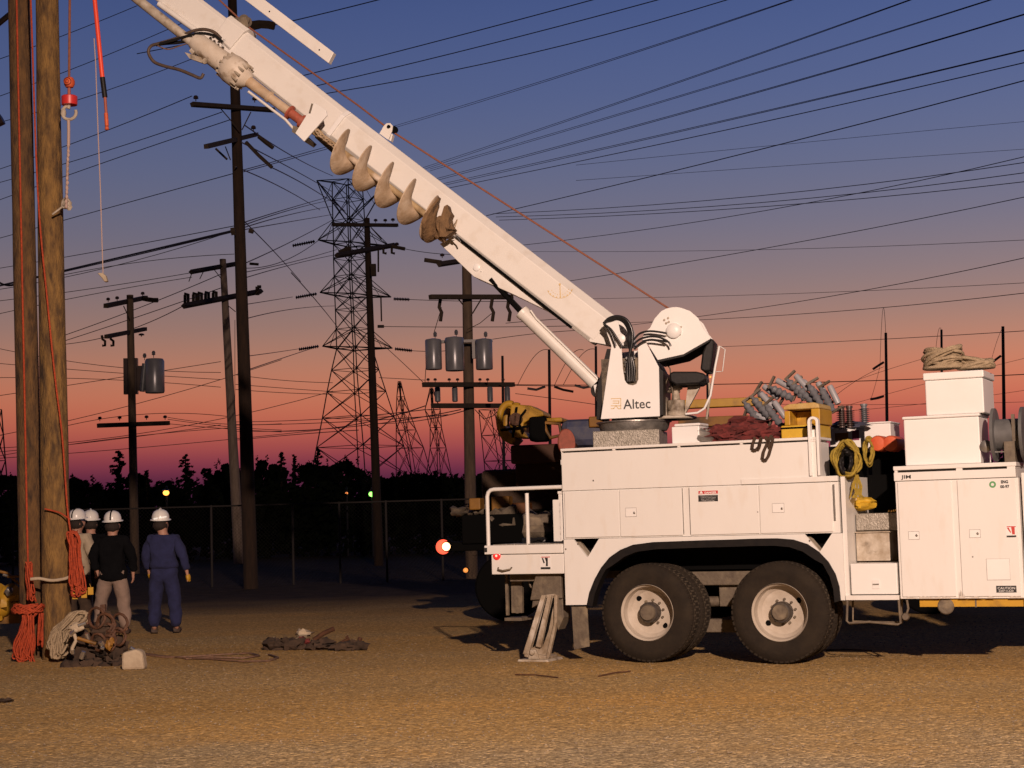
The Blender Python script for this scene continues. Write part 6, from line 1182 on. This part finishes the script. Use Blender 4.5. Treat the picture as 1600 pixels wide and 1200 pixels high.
for x in (790, 1120, 1450):
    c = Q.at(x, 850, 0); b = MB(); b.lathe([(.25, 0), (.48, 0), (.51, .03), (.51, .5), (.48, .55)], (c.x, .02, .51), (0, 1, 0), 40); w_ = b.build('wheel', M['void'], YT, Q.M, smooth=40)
# winch drum housing, cab-like yellow head
def qz(pts, v): return Q.uz(pts, v)
b = MB(); cq = Q.at(797, 657, .3); R_ = (Q.at(797, 631, .3)-cq).length
b.tube([Vector((cq.x+R_*.62*math.cos(math.radians(a)), .25, cq.z+R_*math.sin(math.radians(a)))) for a in range(70, 300, 10)], .055, 8)
b.tube([Vector((cq.x+R_*.62*math.cos(math.radians(a)), .75, cq.z+R_*math.sin(math.radians(a)))) for a in range(70, 300, 10)], .055, 8)
b.prism([(cq.x-R_*.75, cq.z-.12), (cq.x-R_*.45, cq.z-.30), (cq.x+.02, cq.z-.38), (cq.x+.1, cq.z-.30), (cq.x-R_*.3, cq.z-.08)], .2, .8); b.build('winch_guard', M['yellow'], YT, Q.M, smooth=50)
b = MB(); b.prism(qz([(800,632),(830,634),(850,644),(852,650),(832,654),(820,662),(818,676),(828,684),(806,684),(798,668)], .3), .2, .8); b.build('winch_frame', M['yellow'], YT, Q.M, bevel=.02)
b = MB(); b.prism(qz([(782,671),(800,668),(830,664),(860,668),(860,671),(830,667),(802,672),(783,674)], .15), .12, .16); b.prism(qz([(806,636),(809,636),(803,684),(800,684)], .15), .12, .16); b.tube([Vector((q.x, .1, q.z)) for q in (Q.at(822, 640, .1), Q.at(814, 650, .1), Q.at(812, 664, .1), Q.at(818, 676, .1))], .018, 6); b.build('hydraulic_line', M['void'], YT, Q.M)
b = MB(); c = Q.at(806, 655, .15); b.lathe([(.10, 0), (.10, .5), (.06, .52)], (c.x, .12, c.z), (0, 1, 0), 20); b.build('winch_drum', M['leather'], YT, Q.M, smooth=40)
qb(826, 650, 852, 690, .05, .4, M['void'], 'hydraulic_motor', bev=.05); qb(850, 652, 878, 660, .2, .6, M['yellow'], 'derrick_arm')
b = MB(); b.tube([Vector((q.x, .1, q.z)) for q in (Q.at(852, 660, .1), Q.at(874, 662, .1), Q.at(877, 680, .1), Q.at(860, 684, .1), Q.at(853, 672, .1))], .03, 8, closed=True); b.build('grab_ring', M['ydull'], YT, Q.M, smooth=60)
qb(875, 653, 940, 700, .3, .6, M['bluem'], 'control_console', bev=.12); qb(920, 650, 945, 668, .25, .5, M['ydull'], 'derrick_arm')
c0 = Q.at(884, 692, -.3); b = MB(); b.lathe([(.02, 0), (.13, .01), (.14, .04), (.13, .06)], (c0.x, -.3, c0.z), (.5, -1, .1), 24)
for q in b.v: q.z = c0.z+(q.z-c0.z)*1.5
o = b.build('orange_disc', M['rust'], None, Q.M, smooth=40); o.name = 'warning_disc'; tag(o, 'orange red disc standing at the left top corner of the white side bin', 'disc')
b = MB(); a = Q.at(1060, 632, .6); c = Q.at(1205, 632, .6); h_ = .09
a2 = Q.at(1060, 626, .6).z; a3 = Q.at(1060, 639, .6).z; b.box((a.x, .5, a3), (c.x, .75, a2)); b.build('stowed_boom', M['yellow'], YT, Q.M, bevel=.01)
a2 = Q.at(1070, 653, .6).z; a3 = Q.at(1070, 668, .6).z; b = MB(); b.box((a.x, .5, a3), (Q.at(1170, 650, .6).x, .9, a2)); b.build('boom_cradle', M['ydull'], YT, Q.M, bevel=.01)
qb(862, 655, 868, 655.5, .6, .1, M['ydull'], 'cradle_post') if False else None
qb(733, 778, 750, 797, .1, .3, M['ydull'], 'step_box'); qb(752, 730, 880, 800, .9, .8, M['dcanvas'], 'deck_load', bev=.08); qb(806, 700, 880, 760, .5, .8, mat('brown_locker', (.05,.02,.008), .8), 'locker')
b = MB(); b.blob(Q.at(718, 800, .2), (.14, .2, .07), .4, 3); b.blob(Q.at(745, 793, .4), (.14, .2, .12), .4, 6); b.blob(Q.at(790, 815, .2), (.3, .2, .2), .4, 9); b.build('hose_bundle', M['grime'], YT, Q.M, smooth=50)
qb(768, 775, 795, 800, .6, .3, M['ydull'], 'yellow_bracket'); qb(800, 785, 826, 812, .5, .3, mat('amber_paint', (.14,.05,.012), .5), 'yellow_bracket')
for (x, y, r_, col, es, nm, vv) in ((697.5, 854.0, .066, (1,.62,.30), 3.2, 'reverse_light', .0), (692.5, 854.5, .115, (1,.10,.05), 1.6, 'tail_light', .07), (728, 891, .038, (1,.35,.08), .7, 'side_light', -.02)):
    c = Q.at(x, y, vv); b = MB(); b.lathe([(r_*1.25, 0.05), (r_*1.25, .01), (r_*1.15, -.01)], (c.x, vv, c.z), (0, 1, 0), 20, caps=True); hs_ = b.build('lamp_housing', M['void'], YT, Q.M)
    b = MB(); b.lathe([(r_, 0), (r_*.9, .03), (r_*.4, .05)], (c.x, vv-.012, c.z), (0, -1, 0), 20); b.build(nm, mat(nm+'_lens', col, .3, emit=col, es=es), hs_, Q.M, smooth=50)
a = Q.at(685, 862, .1); c = Q.at(760, 846, .1); b = MB(); b.box((a.x, .06, a.z), (c.x, 2.1, c.z)); b.build('rear_bumper', M['void'], YT, Q.M, bevel=.02)
